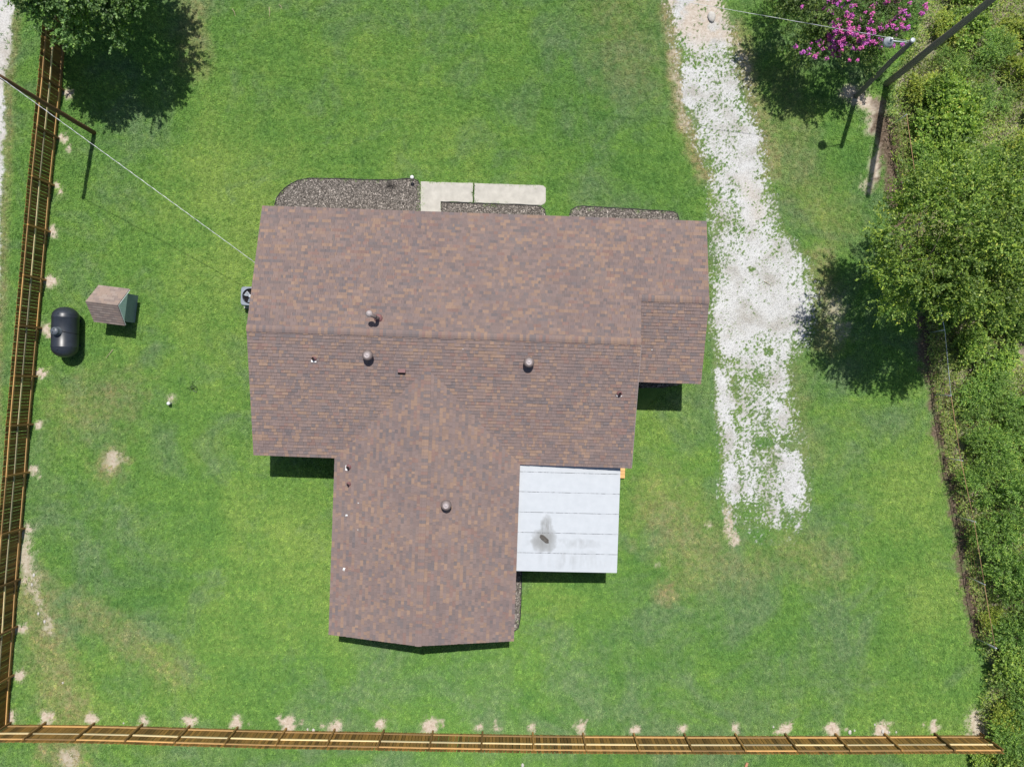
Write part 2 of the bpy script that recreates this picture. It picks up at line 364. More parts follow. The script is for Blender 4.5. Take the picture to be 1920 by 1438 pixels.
# ------------------------------------------------------------------ lawn sheet
def grid(x0, x1, y0, y1, d):
    nx = int(round((x1-x0)/d))+1; ny = int(round((y1-y0)/d))+1
    X, Y = np.meshgrid(np.linspace(x0, x1, nx), np.linspace(y0, y1, ny))
    i = np.arange(nx*ny).reshape(ny, nx)
    Q = np.stack([i[:-1,:-1], i[:-1,1:], i[1:,1:], i[1:,:-1]], -1).reshape(-1, 4)
    return X.ravel(), Y.ravel(), Q
def soil_dry(X, Y):
    soil = np.zeros_like(X); dry = np.zeros_like(X); tone = np.zeros_like(X); lit = np.zeros_like(X)
    wob = (fbm(X, Y, 2.2, 3, 5)-0.5)+0.55*(fbm(X, Y, 9, 2, 6)-0.5)
    def spot(arr, pts, r, v=1.0, soft=0.6, rag=1.2):
        d = capd(X, Y, pts) + wob*rag*r; arr[:] = np.maximum(arr, v*(1-sstep(r*(1-soft), r*(1+soft*0.4), d)))
    rr = random.Random(5)
    for i, p in enumerate(FENCE_B[:-1]):
        spot(soil, [(p[0]+rr.uniform(-5,3), p[1]-8)], rr.uniform(0.24, 0.42), 1, 0.5, 1.5)
        if rr.random() < 0.6:
            for k in range(2): spot(soil, [(p[0]+rr.uniform(-26,30), p[1]-rr.uniform(2,20))], rr.uniform(0.08, 0.17), 1, 0.5, 2)
    for i, p in enumerate(FENCE_L[2:-1]):
        spot(soil, [(p[0]+8, p[1]+rr.uniform(-4,5))], rr.uniform(0.22, 0.38), 1, 0.5, 1.6)
        if rr.random() < 0.5: spot(soil, [(p[0]+rr.uniform(10,18), p[1]+rr.uniform(-14,20))], rr.uniform(0.08, 0.16), 1, 0.5, 2)
    spot(soil, [(212, 862)], 0.55, 0.85, 0.9, 1.6); spot(dry, [(208, 870)], 1.0, 0.9, 0.9)
    spot(soil, [(324, 748)], 0.28, 0.8); spot(dry, [(215, 745), (150, 770)], 1.9, 0.42, 1.0); spot(dry, [(205, 735)], 0.6, 0.7)
    spot(soil, [(48, 1000), (52, 1060), (62, 1100)], 0.42, 0.8, 0.9, 2); spot(soil, [(68, 1105), (80, 1150), (92, 1185)], 0.3, 0.6, 0.9, 2.2)
    spot(dry, [(60, 1100), (100, 1230), (130, 1330)], 1.3, 0.7, 1.0); spot(dry, [(150, 1140), (330, 1260)], 1.0, 0.5, 1.0)
    spot(dry, [(120, 1412)], 1.4, 1.0, 0.9); spot(soil, [(125, 1420)], 0.7, 0.7, 0.9, 1.4)
    spot(dry, [(1240, 960), (1300, 1030)], 2.0, 0.55, 1.0); spot(dry, [(1245, 1112)], 0.8, 0.85, 0.9); spot(soil, [(1232, 1060)], 0.14, 0.8)
    spot(dry, [(1290, 1080), (1420, 1060)], 1.3, 0.4, 1.0); spot(dry, [(1480, 1030), (1560, 1060)], 1.4, 0.4, 1.0)
    spot(soil, [(1363, 955), (1366, 985), (1376, 1018)], 0.24, 0.9, 0.7, 2); spot(soil, [(1328, 985)], 0.18, 0.7, 0.8, 2)
    spot(dry, [(1150, 20), (1180, 120)], 2.0, 0.35, 1.0); spot(dry, [(365, 10), (360, 120)], 1.0, 0.55, 1.0)
    spot(dry, [(1250, 20), (1264, 110), (1274, 200), (1296, 270), (1322, 330)], 0.5, 0.9, 0.9); spot(soil, [(1262, 90), (1272, 160), (1284, 240)], 0.25, 0.6, 0.9, 2)
    spot(dry, [(1380, 60), (1405, 150), (1432, 260), (1450, 330)], 0.75, 0.75, 1.0); spot(soil, [(1385, 80), (1404, 150)], 0.3, 0.6, 0.9, 2)
    spot(dry, [(1470, 160), (1500, 330), (1560, 420)], 1.6, 0.35, 1.0); spot(dry, [(1540, 480), (1550, 640)], 0.9, 0.6, 1.0)
    spot(dry, [(1480, 700), (1510, 850)], 1.0, 0.35, 1.0)
    # leaf litter with thicket shade in its colour, bare strip by fence and poles
    spot(soil, [(1592, 172), (1650, 205), (1640, 240)], 0.55, 1.0, 0.7); spot(soil, [(1656, 240), (1640, 330)], 0.42, 1.0, 0.7)
    spot(soil, [(1626, 345)], 0.4, 0.8, 0.9, 2); spot(soil, [(1665, 240), (1680, 360), (1700, 470)], 0.6, 1, 0.6)
    strip = [(1728, 600), (1746, 720), (1762, 800), (1768, 850), (1792, 960), (1810, 1080), (1830, 1190)]
    spot(soil, strip, 0.5, 1.0, 0.8, 1.7); spot(soil, [(1826, 1350), (1830, 1368)], 0.6, 0.9, 0.9, 1.6); spot(soil, [(1560, 560), (1580, 620)], 0.6, 0.5, 0.9, 2)
    spot(lit, strip, 0.85, 1.0, 0.4); spot(lit, [(1665, 240), (1700, 470), (1728, 600)], 1.0, 1, 0.4); spot(lit, [(1660, 140), (1665, 240)], 0.7, 0.8, 0.5)
    edge = [tuple(W(*p).xy) for p in EDGE]
    poly = edge + [(80, -60), (80, 60)]
    ins = inpoly(X, Y, poly)
    de = capd(X, Y, EDGE); lit[:] = np.where(ins, np.maximum(lit, 0.55*sstep(0, 0.8, de)), lit)
    soil[:] = np.where(ins, np.maximum(soil, sstep(0.0, 0.5, de)*(0.45+0.6*(fbm(X, Y, 0.6, 4, 2)))), soil)
    # broad tone: + fresh yellow green, - dull green
    for px, py, r, v in ((450, 330, 4, .6), (420, 480, 3.5, .7), (560, 1000, 3, .9), (590, 1180, 3, .7), (400, 1050, 5, .3), (330, 560, 4, .3), (800, 300, 3, .5), (1230, 800, 2, .5),
                         (1220, 920, 2, .7), (1060, 1130, 4, .45), (1750, 900, 3, .7), (1760, 1120, 3, .6), (1690, 1000, 3, .35), (1700, 1350, 3, .4), (1050, 330, 3, .1), (170, 500, 3, -.1),
                         (700, 150, 7, .12), (1130, 120, 4, -.5), (150, 1000, 4, -.3), (260, 1100, 3, -.5), (650, 1320, 5, -.55), (1150, 1280, 6, -.55), (1500, 1180, 6, -.3), (1400, 850, 3, -.2), (1550, 330, 4, -.1), (250, 250, 2, -.2)):
        d2 = (X-(px-960)/37)**2+(Y-(719-py)/37)**2; tone += v*np.exp(-d2/(2*(r*0.62)**2))
    return soil, dry, np.clip(tone, -1, 1), np.clip(lit, 0, 1)

# driveway coverage
LE = [(-200, 1190), (0, 1246), (60, 1262), (130, 1278), (200, 1284), (260, 1303), (310, 1324), (360, 1331), (420, 1332), (520, 1336), (640, 1337), (700, 1341), (780, 1345), (850, 1352), (930, 1353), (985, 1366), (1100, 1370)]
RE = [(-200, 1290), (0, 1352), (60, 1374), (120, 1390), (190, 1408), (240, 1424), (290, 1436), (360, 1450), (430, 1468), (480, 1512), (540, 1530), (600, 1530), (640, 1510), (680, 1488), (720, 1480), (800, 1498), (870, 1516), (940, 1520), (985, 1512), (1100, 1500)]
def drive_cover(X, Y):
    px = X*37+960; py = 719-Y*37
    wb = (fbm(X, Y, 0.9, 4, 11)-0.5)*16
    le = np.interp(py, *zip(*LE))+wb; re = np.interp(py, *zip(*RE))+wb*0.8
    base = np.interp(py, [-200, 60, 110, 250, 320, 420, 480, 560, 620, 660, 720, 800, 930, 965, 1000], [.95, .90, .60, .56, .62, .60, .72, .80, .72, .60, .50, .43, .42, .25, 0])
    edge = np.minimum(px-le, re-px)
    c = (base+.04)*sstep(-18, 30, edge)
    def blob(pts, r, v):
        nonlocal c
        d = capd(X, Y, pts)*37+wb*0.5
        k = 1-sstep(r*0.35, r*1.15, d); c = c*(1-k)+v*k
    blob([(1400, 255), (1395, 330), (1412, 400), (1420, 470)], 26, .95); blob([(1400, 520), (1460, 590), (1380, 590)], 48, .97); blob([(1370, 615), (1370, 650)], 24, .9)
    blob([(1290, 130), (1295, 190)], 16, .85); blob([(1365, 160), (1370, 220)], 14, .8)
    blob([(1352, 700), (1358, 770), (1372, 820), (1368, 880), (1375, 930)], 16, .85); blob([(1396, 760), (1400, 830), (1402, 920)], 12, .68)
    blob([(1465, 725), (1450, 700)], 22, .72); blob([(1462, 782), (1460, 770)], 20, .93); blob([(1480, 865), (1488, 905), (1490, 935)], 26, .9); blob([(1452, 900), (1458, 985)], 10, .66)
    blob([(1495, 988)], 9, .8); blob([(1472, 632), (1472, 670)], 6, .8); blob([(1500, 628)], 18, .75)
    for p, r, v in (([(1425, 830), (1440, 830)], 20, .08), ([(1425, 720), (1422, 700)], 14, .12), ([(1480, 825)], 26, .1), ([(1378, 715), (1380, 740)], 12, .2), ([(1440, 660)], 12, .1), ([(1500, 690)], 26, .03),
                    ([(1430, 950)], 16, .1), ([(1480, 975)], 16, .12), ([(1400, 965)], 24, .1), ([(1320, 20)], 8, .35), ([(1314, 46)], 8, .3), ([(1340, 360), (1350, 310)], 14, .5), ([(1408, 505)], 8, .2), ([(1385, 770)], 9, .2)): blob(p, r, v)
    return c, px, py
def drive_mask(X, Y):
    c, px, py = drive_cover(X, Y)
    n = 0.38*vn(X, Y, 12.5, 21)+0.36*vn(X, Y, 23, 22)+0.26*fbm(X, Y, 1.6, 3, 23)
    n = (n-0.5)*2.25+0.47
    m = sstep(-0.10, 0.10, c-n)*sstep(0.01, 0.06, c)
    return m, c, px, py

X, Y, Q = grid(-36, 36, -28, 28, 0.14)
soil, dry, tone, lit = soil_dry(X, Y)
dens = (1-np.clip(soil*1.3, 0, 1))*(1-0.35*dry)
for b in BEDS + PATHS: dens[inpoly(X, Y, b)] = 0
hb = [tuple(hw(*p).xy) for p in ((U0+.5, VB+.5), (U0+.5, VF-.5), (U2-.5, VF-.5), (U2-.5, WV0+.5), (U1-.5, VB+.5), (TU1-.5, VB), (TU1-.5, TVB+.5), (TU0+.5, TVB+.5), (TU0+.5, VB+.5))]
dens[inpoly(X, Y, hb)] = 0
c_, _, _ = drive_cover(X, Y); DX0, DX1, DY0, DY1 = 7.0, 15.9, -8.2, 24.0
indrive = (c_ > 0.03) & (X > DX0) & (X < DX1) & (Y > DY0) & (Y < DY1)
dens[indrive] = 0
# gravel lane beyond the fence
lane_r = np.interp(719-Y*37, [-300, 0, 60, 130, 250, 350, 480, 560, 1400], [30, 27, 24, 17, 11, 7, 2, -3, -25])
lane_d = lane_r-(X*37+960)+(fbm(X, Y, 1.1, 4, 31)-0.5)*14
lane = sstep(-3, 5, lane_d); dens[lane > 0.4] *= 0.1
dry = np.maximum(dry, 0.75*sstep(-22, 0, lane_d)*(1-lane))
edge_poly = [tuple(W(*p).xy) for p in EDGE] + [(80, -60), (80, 60)]
inside = inpoly(X, Y, edge_poly); dens[inside] *= 0.35
near = 0.02*(fbm(X, Y, 0.4, 3, 8)-0.5)
zero = np.zeros_like(X)
lawn_me = np_mesh('lawn', np.stack([X, Y, zero], 1), Q, GROUND, None,
                  {'soil': soil, 'dry': dry, 'tone': tone, 'litter_shade': lit, 'dens': np.clip(dens, 0, 1), 'grav': zero, 'sand': zero})
lawn = link('lawn', lawn_me, None, 'structure')
# land further off
far = MB().box(-400, 400, -400, 400, -0.6, -0.02); fo = far.build('ground', GROUND, None, False, 'structure')

def sheet(name, x0, x1, y0, y1, d, fn, z):
    X, Y, Q = grid(x0, x1, y0, y1, d)
    keep, attrs = fn(X, Y)
    kq = keep[Q].any(1); Q = Q[kq]; u, inv = np.unique(Q, return_inverse=True)
    me = np_mesh(name, np.stack([X[u], Y[u], np.full(len(u), z)], 1), inv.reshape(-1, 4), GROUND, None, {k: v[u] for k, v in attrs.items()})
    return link(name, me, None, 'structure')
def drive_fn(X, Y):
    m, c, px, py = drive_mask(X, Y); s, d, t, l = soil_dry(X, Y)
    sand = np.clip(0.8*(1-sstep(60, 115, py+30*(fbm(X, Y, .7, 3, 41)-.5)))*sstep(0.38, 0.60, fbm(X, Y, 1.1, 4, 42)+0.05), 0, 1)
    sand = np.maximum(sand, 0.55*(1-sstep(0, 0.9, capd(X, Y, [(1395, 345), (1412, 370), (1418, 400)])))*fbm(X, Y, 2, 3, 44))
    d = np.maximum(d, 0.35*(c > .1)*fbm(X, Y, 1.3, 3, 43))
    return c > 0.03, {'soil': s, 'dry': d, 'tone': t-0.2, 'litter_shade': l, 'grav': m, 'sand': sand, 'dens': np.clip(1.15*(1-m)-0.15, 0, 1)*(1-.5*s)}
drive = sheet('driveway', DX0, DX1, DY0, DY1, 0.04, drive_fn, 0.006)
def lane_fn(X, Y):
    lr = np.interp(719-Y*37, [-300, 0, 60, 130, 250, 350, 480, 560, 1400], [30, 27, 24, 17, 11, 7, 2, -3, -25])
    ld = lr-(X*37+960)+(fbm(X, Y, 1.1, 4, 31)-0.5)*14
    n = (0.5*vn(X, Y, 6, 61)+0.5*fbm(X, Y, 1.5, 3, 62)-0.5)*1.2
    g = sstep(-0.2, 0.2, sstep(-6, 14, ld)-0.42+n*0.6); z = np.zeros_like(X)
    return ld > -5, {'soil': z+0.25*fbm(X, Y, 1, 3, 63), 'dry': z+0.4, 'tone': z, 'litter_shade': z, 'grav': g, 'sand': 0.35*fbm(X, Y, 0.9, 4, 64), 'dens': np.clip(1-g, 0, 1)*0.9}
lane_o = sheet('gravel_lane', -36, -24.4, -24, 28, 0.1, lane_fn, 0.006)

# ------------------------------------------------------------------ grass: tufts scattered over the sheets
def tuft_mesh(i):
    r = random.Random(100+i); vs = []; fs = []
    for k in range(15):
        a = r.uniform(0, 6.283); d = 0.075*math.sqrt(r.random()); bx, by = d*math.cos(a), d*math.sin(a)
        t = r.uniform(0, 6.283); h = r.uniform(0.028, 0.055); ln = r.uniform(0.3, 1.5)*h; wd = r.uniform(0.007, 0.012)
        dx, dy = math.cos(t), math.sin(t); nx, ny = -dy, dx; o = len(vs)
        vs += [(bx-nx*wd, by-ny*wd, 0), (bx+nx*wd, by+ny*wd, 0), (bx+dx*ln*.45+nx*wd*.8, by+dy*ln*.45+ny*wd*.8, h*.7), (bx+dx*ln*.45-nx*wd*.8, by+dy*ln*.45-ny*wd*.8, h*.7), (bx+dx*ln, by+dy*ln, h)]
        fs += [(o, o+1, o+2, o+3), (o+3, o+2, o+4)]
    me = bpy.data.meshes.new('tuft'); me.from_pydata(vs, [], fs); me.materials.append(BLADE); return me
tuft_col = bpy.data.collections.new('tufts')
for i in range(4): tuft_col.objects.link(bpy.data.objects.new('tuft', tuft_mesh(i)))
def scatter_group(density, smin, smax, seed):
    g = bpy.data.node_groups.new('grass_scatter', 'GeometryNodeTree')
    g.interface.new_socket('Geometry', in_out='INPUT', socket_type='NodeSocketGeometry'); g.interface.new_socket('Geometry', in_out='OUTPUT', socket_type='NodeSocketGeometry')
    n = g.nodes.new; L = g.links.new
    gi = n('NodeGroupInput'); go = n('NodeGroupOutput')
    at = n('GeometryNodeInputNamedAttribute'); at.data_type = 'FLOAT'; at.inputs['Name'].default_value = 'dens'
    mu = n('ShaderNodeMath'); mu.operation = 'MULTIPLY'; mu.inputs[1].default_value = density; L(at.outputs['Attribute'], mu.inputs[0])
    di = n('GeometryNodeDistributePointsOnFaces'); di.inputs['Seed'].default_value = seed
    L(gi.outputs[0], di.inputs['Mesh']); L(mu.outputs[0], di.inputs['Density'])
    ci = n('GeometryNodeCollectionInfo'); ci.inputs['Collection'].default_value = tuft_col; ci.inputs['Separate Children'].default_value = True; ci.inputs['Reset Children'].default_value = True
    io = n('GeometryNodeInstanceOnPoints'); io.inputs['Pick Instance'].default_value = True
    rv = n('FunctionNodeRandomValue'); rv.data_type = 'FLOAT_VECTOR'; rv.inputs[0].default_value = (-.12, -.12, 0); rv.inputs[1].default_value = (.12, .12, 6.283)
    rs = n('FunctionNodeRandomValue'); rs.data_type = 'FLOAT'; rs.inputs[2].default_value = smin; rs.inputs[3].default_value = smax; rs.inputs['Seed'].default_value = 3
    L(di.outputs['Points'], io.inputs['Points']); L(ci.outputs[0], io.inputs['Instance'])
    L(rv.outputs[0], io.inputs['Rotation']); L(rs.outputs[1], io.inputs['Scale']); L(io.outputs[0], go.inputs[0])
    return g
def scatter(src, density, smin, smax, seed, label):
    o = link('grass', src.data, None, 'stuff'); o.location = src.location
    md = o.modifiers.new('scatter', 'NODES'); md.node_group = scatter_group(density, smin, smax, seed)
    return tag(o, label, 'grass')
scatter(lawn, 95, 0.75, 1.3, 1, 'short mown green grass covering the yard around the house')
scatter(drive, 210, 0.35, 0.7, 2, 'sparse weeds and grass growing through the white gravel driveway')
scatter(lane_o, 90, 0.6, 1.0, 3, 'thin grass on the edge of the gravel lane')

# ------------------------------------------------------------------ house
house = thing('house', 'single storey house with brown mottled shingle roof and rear wing', 'house', (0,0,0), ANG)
wl = MB(); o_ = 0.45
def wall(poly, z1, label=None):
    m = MB().prism(poly, -0.02, z1); return m.build('wall', WALLM, house)
wall([(U0+o_, VB+o_), (U1-o_, VB+o_), (U1-o_, VF-o_), (U0+o_, VF-o_)], ZE-0.16)
wall([(U1-o_+.004, WV0+o_), (U2-o_, WV0+o_), (U2-o_, VF-o_-.004), (U1-o_+.004, VF-o_-.004)], ZE-0.16)
wall([(TU0+o_, TVB+o_), (TU1-o_, TVB+o_), (TU1-o_, VB+o_-.004), (TU0+o_, VB+o_-.004)], ZE-0.16)
def gable_deck(axis, a0, a1, c0, cr, c1, z0, zr, th=0.17):
    """solid roof: gable profile across, extruded along; axis 'u' or 'v'"""
    e = -0.012
    prof = [(c0, z0+e), (cr, zr+e), (c1, z0+e), (c1, z0+e-th), (cr, zr+e-th-0.25), (c0, z0+e-th)]
    P = lambda a, c, z: (a, c, z) if axis == 'u' else (c, a, z)
    vs = [P(a0, c, z) for c, z in prof] + [P(a1, c, z) for c, z in prof]
    fs = [(0,1,4,5), (1,2,3,4), (6,11,10,7), (7,10,9,8)] + [(i, 6+i, 6+(i+1)%6, (i+1)%6) for i in range(6)]
    return MB().add(vs, fs)
roof_m = gable_deck('u', U0, U1, VB, VR, VF, ZE, ZM).build('roof', FASCIA, house); roof_m['label'] = 'long main gable roof of brown mottled shingles'
roof_t = gable_deck('v', TVB, VB+THW-.01, TU0, TUC, TU1, ZE-.002, ZT-.002).build('roof', FASCIA, house); roof_t['label'] = 'rear wing gable roof running away from the front'
roof_w = gable_deck('u', U1+.003, U2, WV0, WVR, VF, ZE, ZW).build('roof', FASCIA, house); roof_w['label'] = 'lower roof of the short side wing by the driveway'
# gable infill walls
for uu, a, b, zr in ((U0+o_+.1, VB, VF, ZM), (U1-o_-.1, VB, VF, ZM)):
    m = MB(); c = (a+b)/2; zz = ZE-.17; dz = (c-a-o_)*PIT
    m.add([(uu-.1, a+o_, zz), (uu-.1, b-o_, zz), (uu-.1, c, zz+dz), (uu+.1, a+o_, zz), (uu+.1, b-o_, zz), (uu+.1, c, zz+dz)], [(0,1,2), (5,4,3), (0,3,4,1), (1,4,5,2), (2,5,3,0)]); m.build('wall', WALLM, house)
c = TUC; zz = ZE-.175; dz = (THW-o_)*PIT
MB().add([(TU0+o_, TVB+o_, zz), (TU1-o_, TVB+o_, zz), (c, TVB+o_, zz+dz), (TU0+o_, TVB+o_+.2, zz), (TU1-o_, TVB+o_+.2, zz), (c, TVB+o_+.2, zz+dz)], [(0,1,2), (5,4,3), (0,3,4,1), (1,4,5,2), (2,5,3,0)]).build('wall', WALLM, house)
wc = (WV0+VF)/2; dz = (VF-WVR-o_)*PIT; uu = U2-o_-.1
MB().add([(uu-.1, WV0+o_, zz), (uu-.1, VF-o_, zz), (uu-.1, wc, zz+dz), (uu+.1, WV0+o_, zz), (uu+.1, VF-o_, zz), (uu+.1, wc, zz+dz)], [(0,1,2), (5,4,3), (0,3,4,1), (1,4,5,2), (2,5,3,0)]).build('wall', WALLM, house)

PAL = [(.180,.136,.126)]*7 + [(.168,.129,.122)]*6 + [(.152,.122,.118)]*5 + [(.192,.141,.125)]*4 + [(.228,.158,.122)]*3 + [(.208,.147,.120)]*3 + [(.190,.127,.112)]*2 + [(.138,.117,.118)]*2
PALU = sorted(set(PAL)); WID = [0.09, 0.12, 0.15, 0.18, 0.22, 0.28]; EXP = 0.148
def tabs(intervals, length, rnd):
    """(a0, a1, b0, b1, colour, thickness) of every shingle tab of a roof plane"""
    out = []; nk = int(math.ceil(length/EXP)); last = None
    for k in range(nk):
        b0 = k*EXP; b1 = min(b0+EXP, length)
        for a0, a1 in intervals((b0+b1)/2):
            a = a0-rnd.random()*0.2
            while a < a1:
                wd = rnd.choice(WID)
                s, e = max(a, a0), min(a+wd, a1)
                if e-s > 0.02:
                    cc = rnd.choice(PAL) if (last is None or rnd.random() > 0.12) else last
                    last = cc; out.append((s, e, b0, b1, cc, rnd.choice((0.018, 0.024, 0.032)), e-s == wd))
                a += wd
    return out
def tab_geo(O, A, B, N, t):
    a0, a1, b0, b1, c, th, _ = t; g = 0.002
    p = lambda a, b, h: O + A*a + B*b + N*h
    lo, hi = -0.004, -0.002
    vs = [p(a0+g, b0, lo), p(a1-g, b0, lo), p(a1-g, b0, th), p(a0+g, b0, th), p(a1-g, b1+.03, hi), p(a0+g, b1+.03, hi)]
    return vs, [(0,1,2,3), (3,2,4,5), (0,3,5), (1,4,2)]
def shingle_plane(O, A, B, intervals, length, roof, rnd, single=0):
    O, A, B = Vector(O), Vector(A).normalized(), Vector(B).normalized(); N = A.cross(B)
    if N.z < 0: N = -N
    T = tabs(intervals, length, rnd); flip = A.cross(B).z < 0
    ones = []
    if single:
        T.sort(key=lambda t: t[2]); ones = T[-single:]; T = T[:-single]
    V = []; Fc = []; C = []
    for t in T:
        vs, fs = tab_geo(O, A, B, N, t); o = len(V); V += [tuple(v) for v in vs]; Fc += [tuple(i+o for i in (f[::-1] if flip else f)) for f in fs]
        j = rnd.uniform(0.93, 1.07); C += [[x*j for x in t[4]]]*6
    me = bpy.data.meshes.new('shingles'); me.from_pydata(V, [], Fc); me.update()
    a = me.attributes.new('col', 'FLOAT_COLOR', 'POINT'); a.data.foreach_set('color', np.concatenate([np.array(C), np.ones((len(C),1))], 1).astype(np.float32).ravel())
    me.materials.append(SHINGLE); link('shingles', me, roof, 'stuff')
    cache = {}
    for t in ones:
        key = (round(t[1]-t[0], 3), t[4], t[5], round(t[3]-t[2], 3))
        if key not in cache:
            vs, fs = tab_geo(Vector((0,0,0)), A, B, N, (0, t[1]-t[0], 0, t[3]-t[2], t[4], t[5], 1))
            m2 = bpy.data.meshes.new('shingle'); m2.from_pydata([tuple(v) for v in vs], [], [f[::-1] if flip else f for f in fs]); m2.update()
            a = m2.attributes.new('col', 'FLOAT_COLOR', 'POINT'); a.data.foreach_set('color', np.array([(*t[4], 1)]*6, np.float32).ravel())
            m2.materials.append(SHINGLE); cache[key] = m2
        link('shingle', cache[key], roof, None, O + A*t[0] + B*t[2])
rs = random.Random(11); sl = math.hypot(1, PIT)
hdist = lambda b: b/sl
shingle_plane((U0, VF, ZE), (1,0,0), (0,-1,PIT), lambda b: [(0, (U2 if hdist(b) < VF-WVR else U1)-U0)], (VF-VR)*sl, roof_m, rs, 290)
def back_iv(b):
    hd = hdist(b); k = THW-hd-.10
    if k <= 0: return [(0, U1-U0)]
    return [(0, TUC-k-U0), (TUC+k-U0, U1-U0)]
shingle_plane((U0, VB, ZE), (1,0,0), (0,1,PIT), back_iv, (VR-VB)*sl, roof_m, rs)
shingle_plane((TU0, TVB, ZE), (0,1,0), (1,0,PIT), lambda b: [(0, VB+hdist(b)-TVB+.09)], THW*sl, roof_t, rs)
shingle_plane((TU1, TVB, ZE), (0,1,0), (-1,0,PIT), lambda b: [(0, VB+hdist(b)-TVB+.09)], THW*sl, roof_t, rs)
shingle_plane((U1+.01, WV0, ZE), (1,0,0), (0,1,PIT), lambda b: [(0, U2-U1-.01)], (VF-WVR)*sl, roof_w, rs)
# ridge caps, one by one
caps = {}
def cap_mesh(axis, c):
    k = (axis, c)
    if k in caps: return caps[k]
    L_, w_, t = 0.205, 0.150, 0.022
    P = lambda a, q, z: (a, q, z) if axis == 'u' else (q, a, z)
    pts = []
    for a, lift in ((0, t), (L_, 0.003)):
        pts += [P(a, -w_, -w_*PIT+lift), P(a, -.03, -.03*PIT+lift+.004), P(a, .03, -.03*PIT+lift+.004), P(a, w_, -w_*PIT+lift)]
    pts += [P(0, -w_, -w_*PIT-.03), P(0, w_, -w_*PIT-.03), P(L_, -w_, -w_*PIT-.03), P(L_, w_, -w_*PIT-.03)]
    fs = [(0,1,5,4), (1,2,6,5), (2,3,7,6), (8,9,3,2,1,0), (8,0,4,10), (9,11,7,3)]
    if axis == 'u': fs = [f[::-1] for f in fs]
    me = bpy.data.meshes.new('ridge_cap'); me.from_pydata(pts, [], fs); me.update()
    a = me.attributes.new('col', 'FLOAT_COLOR', 'POINT'); a.data.foreach_set('color', np.array([(*c, 1)]*12, np.float32).ravel())
    me.materials.append(SHINGLE); caps[k] = me; return me
def ridge(axis, a0, a1, cc, z, roof, rnd):
    n = int((a1-a0)/0.145)
    for i in range(n):
        a = a0+(a1-a0-.205)*i/(n-1)
        link('ridge_cap', cap_mesh(axis, rnd.choice(PALU)), roof, None, (a, cc, z+.026) if axis == 'u' else (cc, a, z+.026))
ridge('u', U0, U1, VR, ZM, roof_m, rs); ridge('v', TVB, VB+THW+.05, TUC, ZT, roof_t, rs); ridge('u', U1-.1, U2, WVR, ZW, roof_w, rs)
# pale metal drip edge on the rakes of the main roof and the side wing
for v0, z0, v1, z1 in ((VB, ZE, VR-.15, ZM-.15*PIT),):
    MB().tube([(U1+.012, v0, z0-.01), (U1+.012, v1, z1-.01)], 0.012, 4).build('drip_edge', VENTRING, roof_m)

def roof_z(u, v):
    zs = []
    if U0 <= u <= U1 and VB <= v <= VF: zs.append(ZM-abs(v-VR)*PIT)
    if TU0 <= u <= TU1 and TVB <= v <= VB+THW: zs.append(ZT-abs(u-TUC)*PIT)
    if U1 <= u <= U2 and WV0 <= v <= VF: zs.append(ZW-abs(v-WVR)*PIT)
    return max(zs) if zs else ZE
def on_roof(px, py, dz=0.0):
    z = 3.6
    for _ in range(8):
        q = HR.inverted() @ W(px, py, z+dz); z = roof_z(q.x, q.y)
    return Vector((q.x, q.y, z))
def dome_vent(px, py):
    p = on_roof(px, py, 0.5)
    e = link('roof_vent', None, house, None, p)
    MB().lathe([(.19, -.06), (.15, .12), (.15, .36)], 20).build('neck', VENTM, e, True)
    MB().lathe([(.2, .33), (.238, .33), (.242, .36), (.228, .44), (.19, .49), (.135, .52), (.128, .515)], 28).build('cap', VENTM, e, True)
    MB().lathe([(.128, .50), (.128, .525), (.112, .532), (.10, .518), (.055, .522), (.045, .532), (.02, .536), (.001, .536)], 24).build('crown_ring', VENTRING, e, True)
    return e
for p in ((688, 666), (992, 679), (836, 948)): dome_vent(*p)
def pipe_vent(px, py, r=0.05, h=0.3, mat=VENTM, base=VENTRED):
    p = on_roof(px, py, h*.4); e = link('vent_pipe', None, house, None, p)
    n = Vector((0, -PIT if False else 0, 1))
    MB().tube([(0, 0, -.08), (0, 0, h)], r, 12, False).build('pipe', mat, e, True)
    MB().tube([(0, 0, h-.06), (0, 0, h-.05)], r*.92, 12).build('bore', DARK, e)
    MB().lathe([(r*2.6, -.015), (r*2.6, .03), (r*1.5, .06), (r*1.15, .11)], 14).build('boot', base, e, True)
    return e
for q in ((588, 672, .045, .26), (1162, 738, .05, .28), (653, 876, .05, .3), (653, 908, .04, .26)): pipe_vent(*q)
# white flashing plates beside two of the pipes
for px, py in ((588.5, 677), (1161, 741), (650, 877)):
    p = on_roof(px, py); sx = 1 if px != 650 else .45; sy = .45 if px != 650 else 1
    MB().box(-.12*sx, .12*sx, -.12*sy, .12*sy, .012, .03).build('flashing', WHITEP, house).location = p
# box vent
p = on_roof(753, 697, .1); e = link('box_vent', None, house, None, p)
MB().add([(-.17,.12,-.05), (.17,.12,-.05), (.17,-.12,-.08), (-.17,-.12,-.08), (-.17,.12,.12), (.17,.12,.12), (.17,-.04,.12), (-.17,-.04,.12), (.17,-.13,.02), (-.17,-.13,.02)],
         [(4,7,6,5), (0,4,5,1), (0,3,9,7,4), (1,5,6,8,2)]).build('hood', VENTRED, e)
MB().add([(-.16,-.045,.11), (.16,-.045,.11), (.16,-.125,.0), (-.16,-.125,.0)], [(0,3,2,1)]).build('opening', DARK, e)
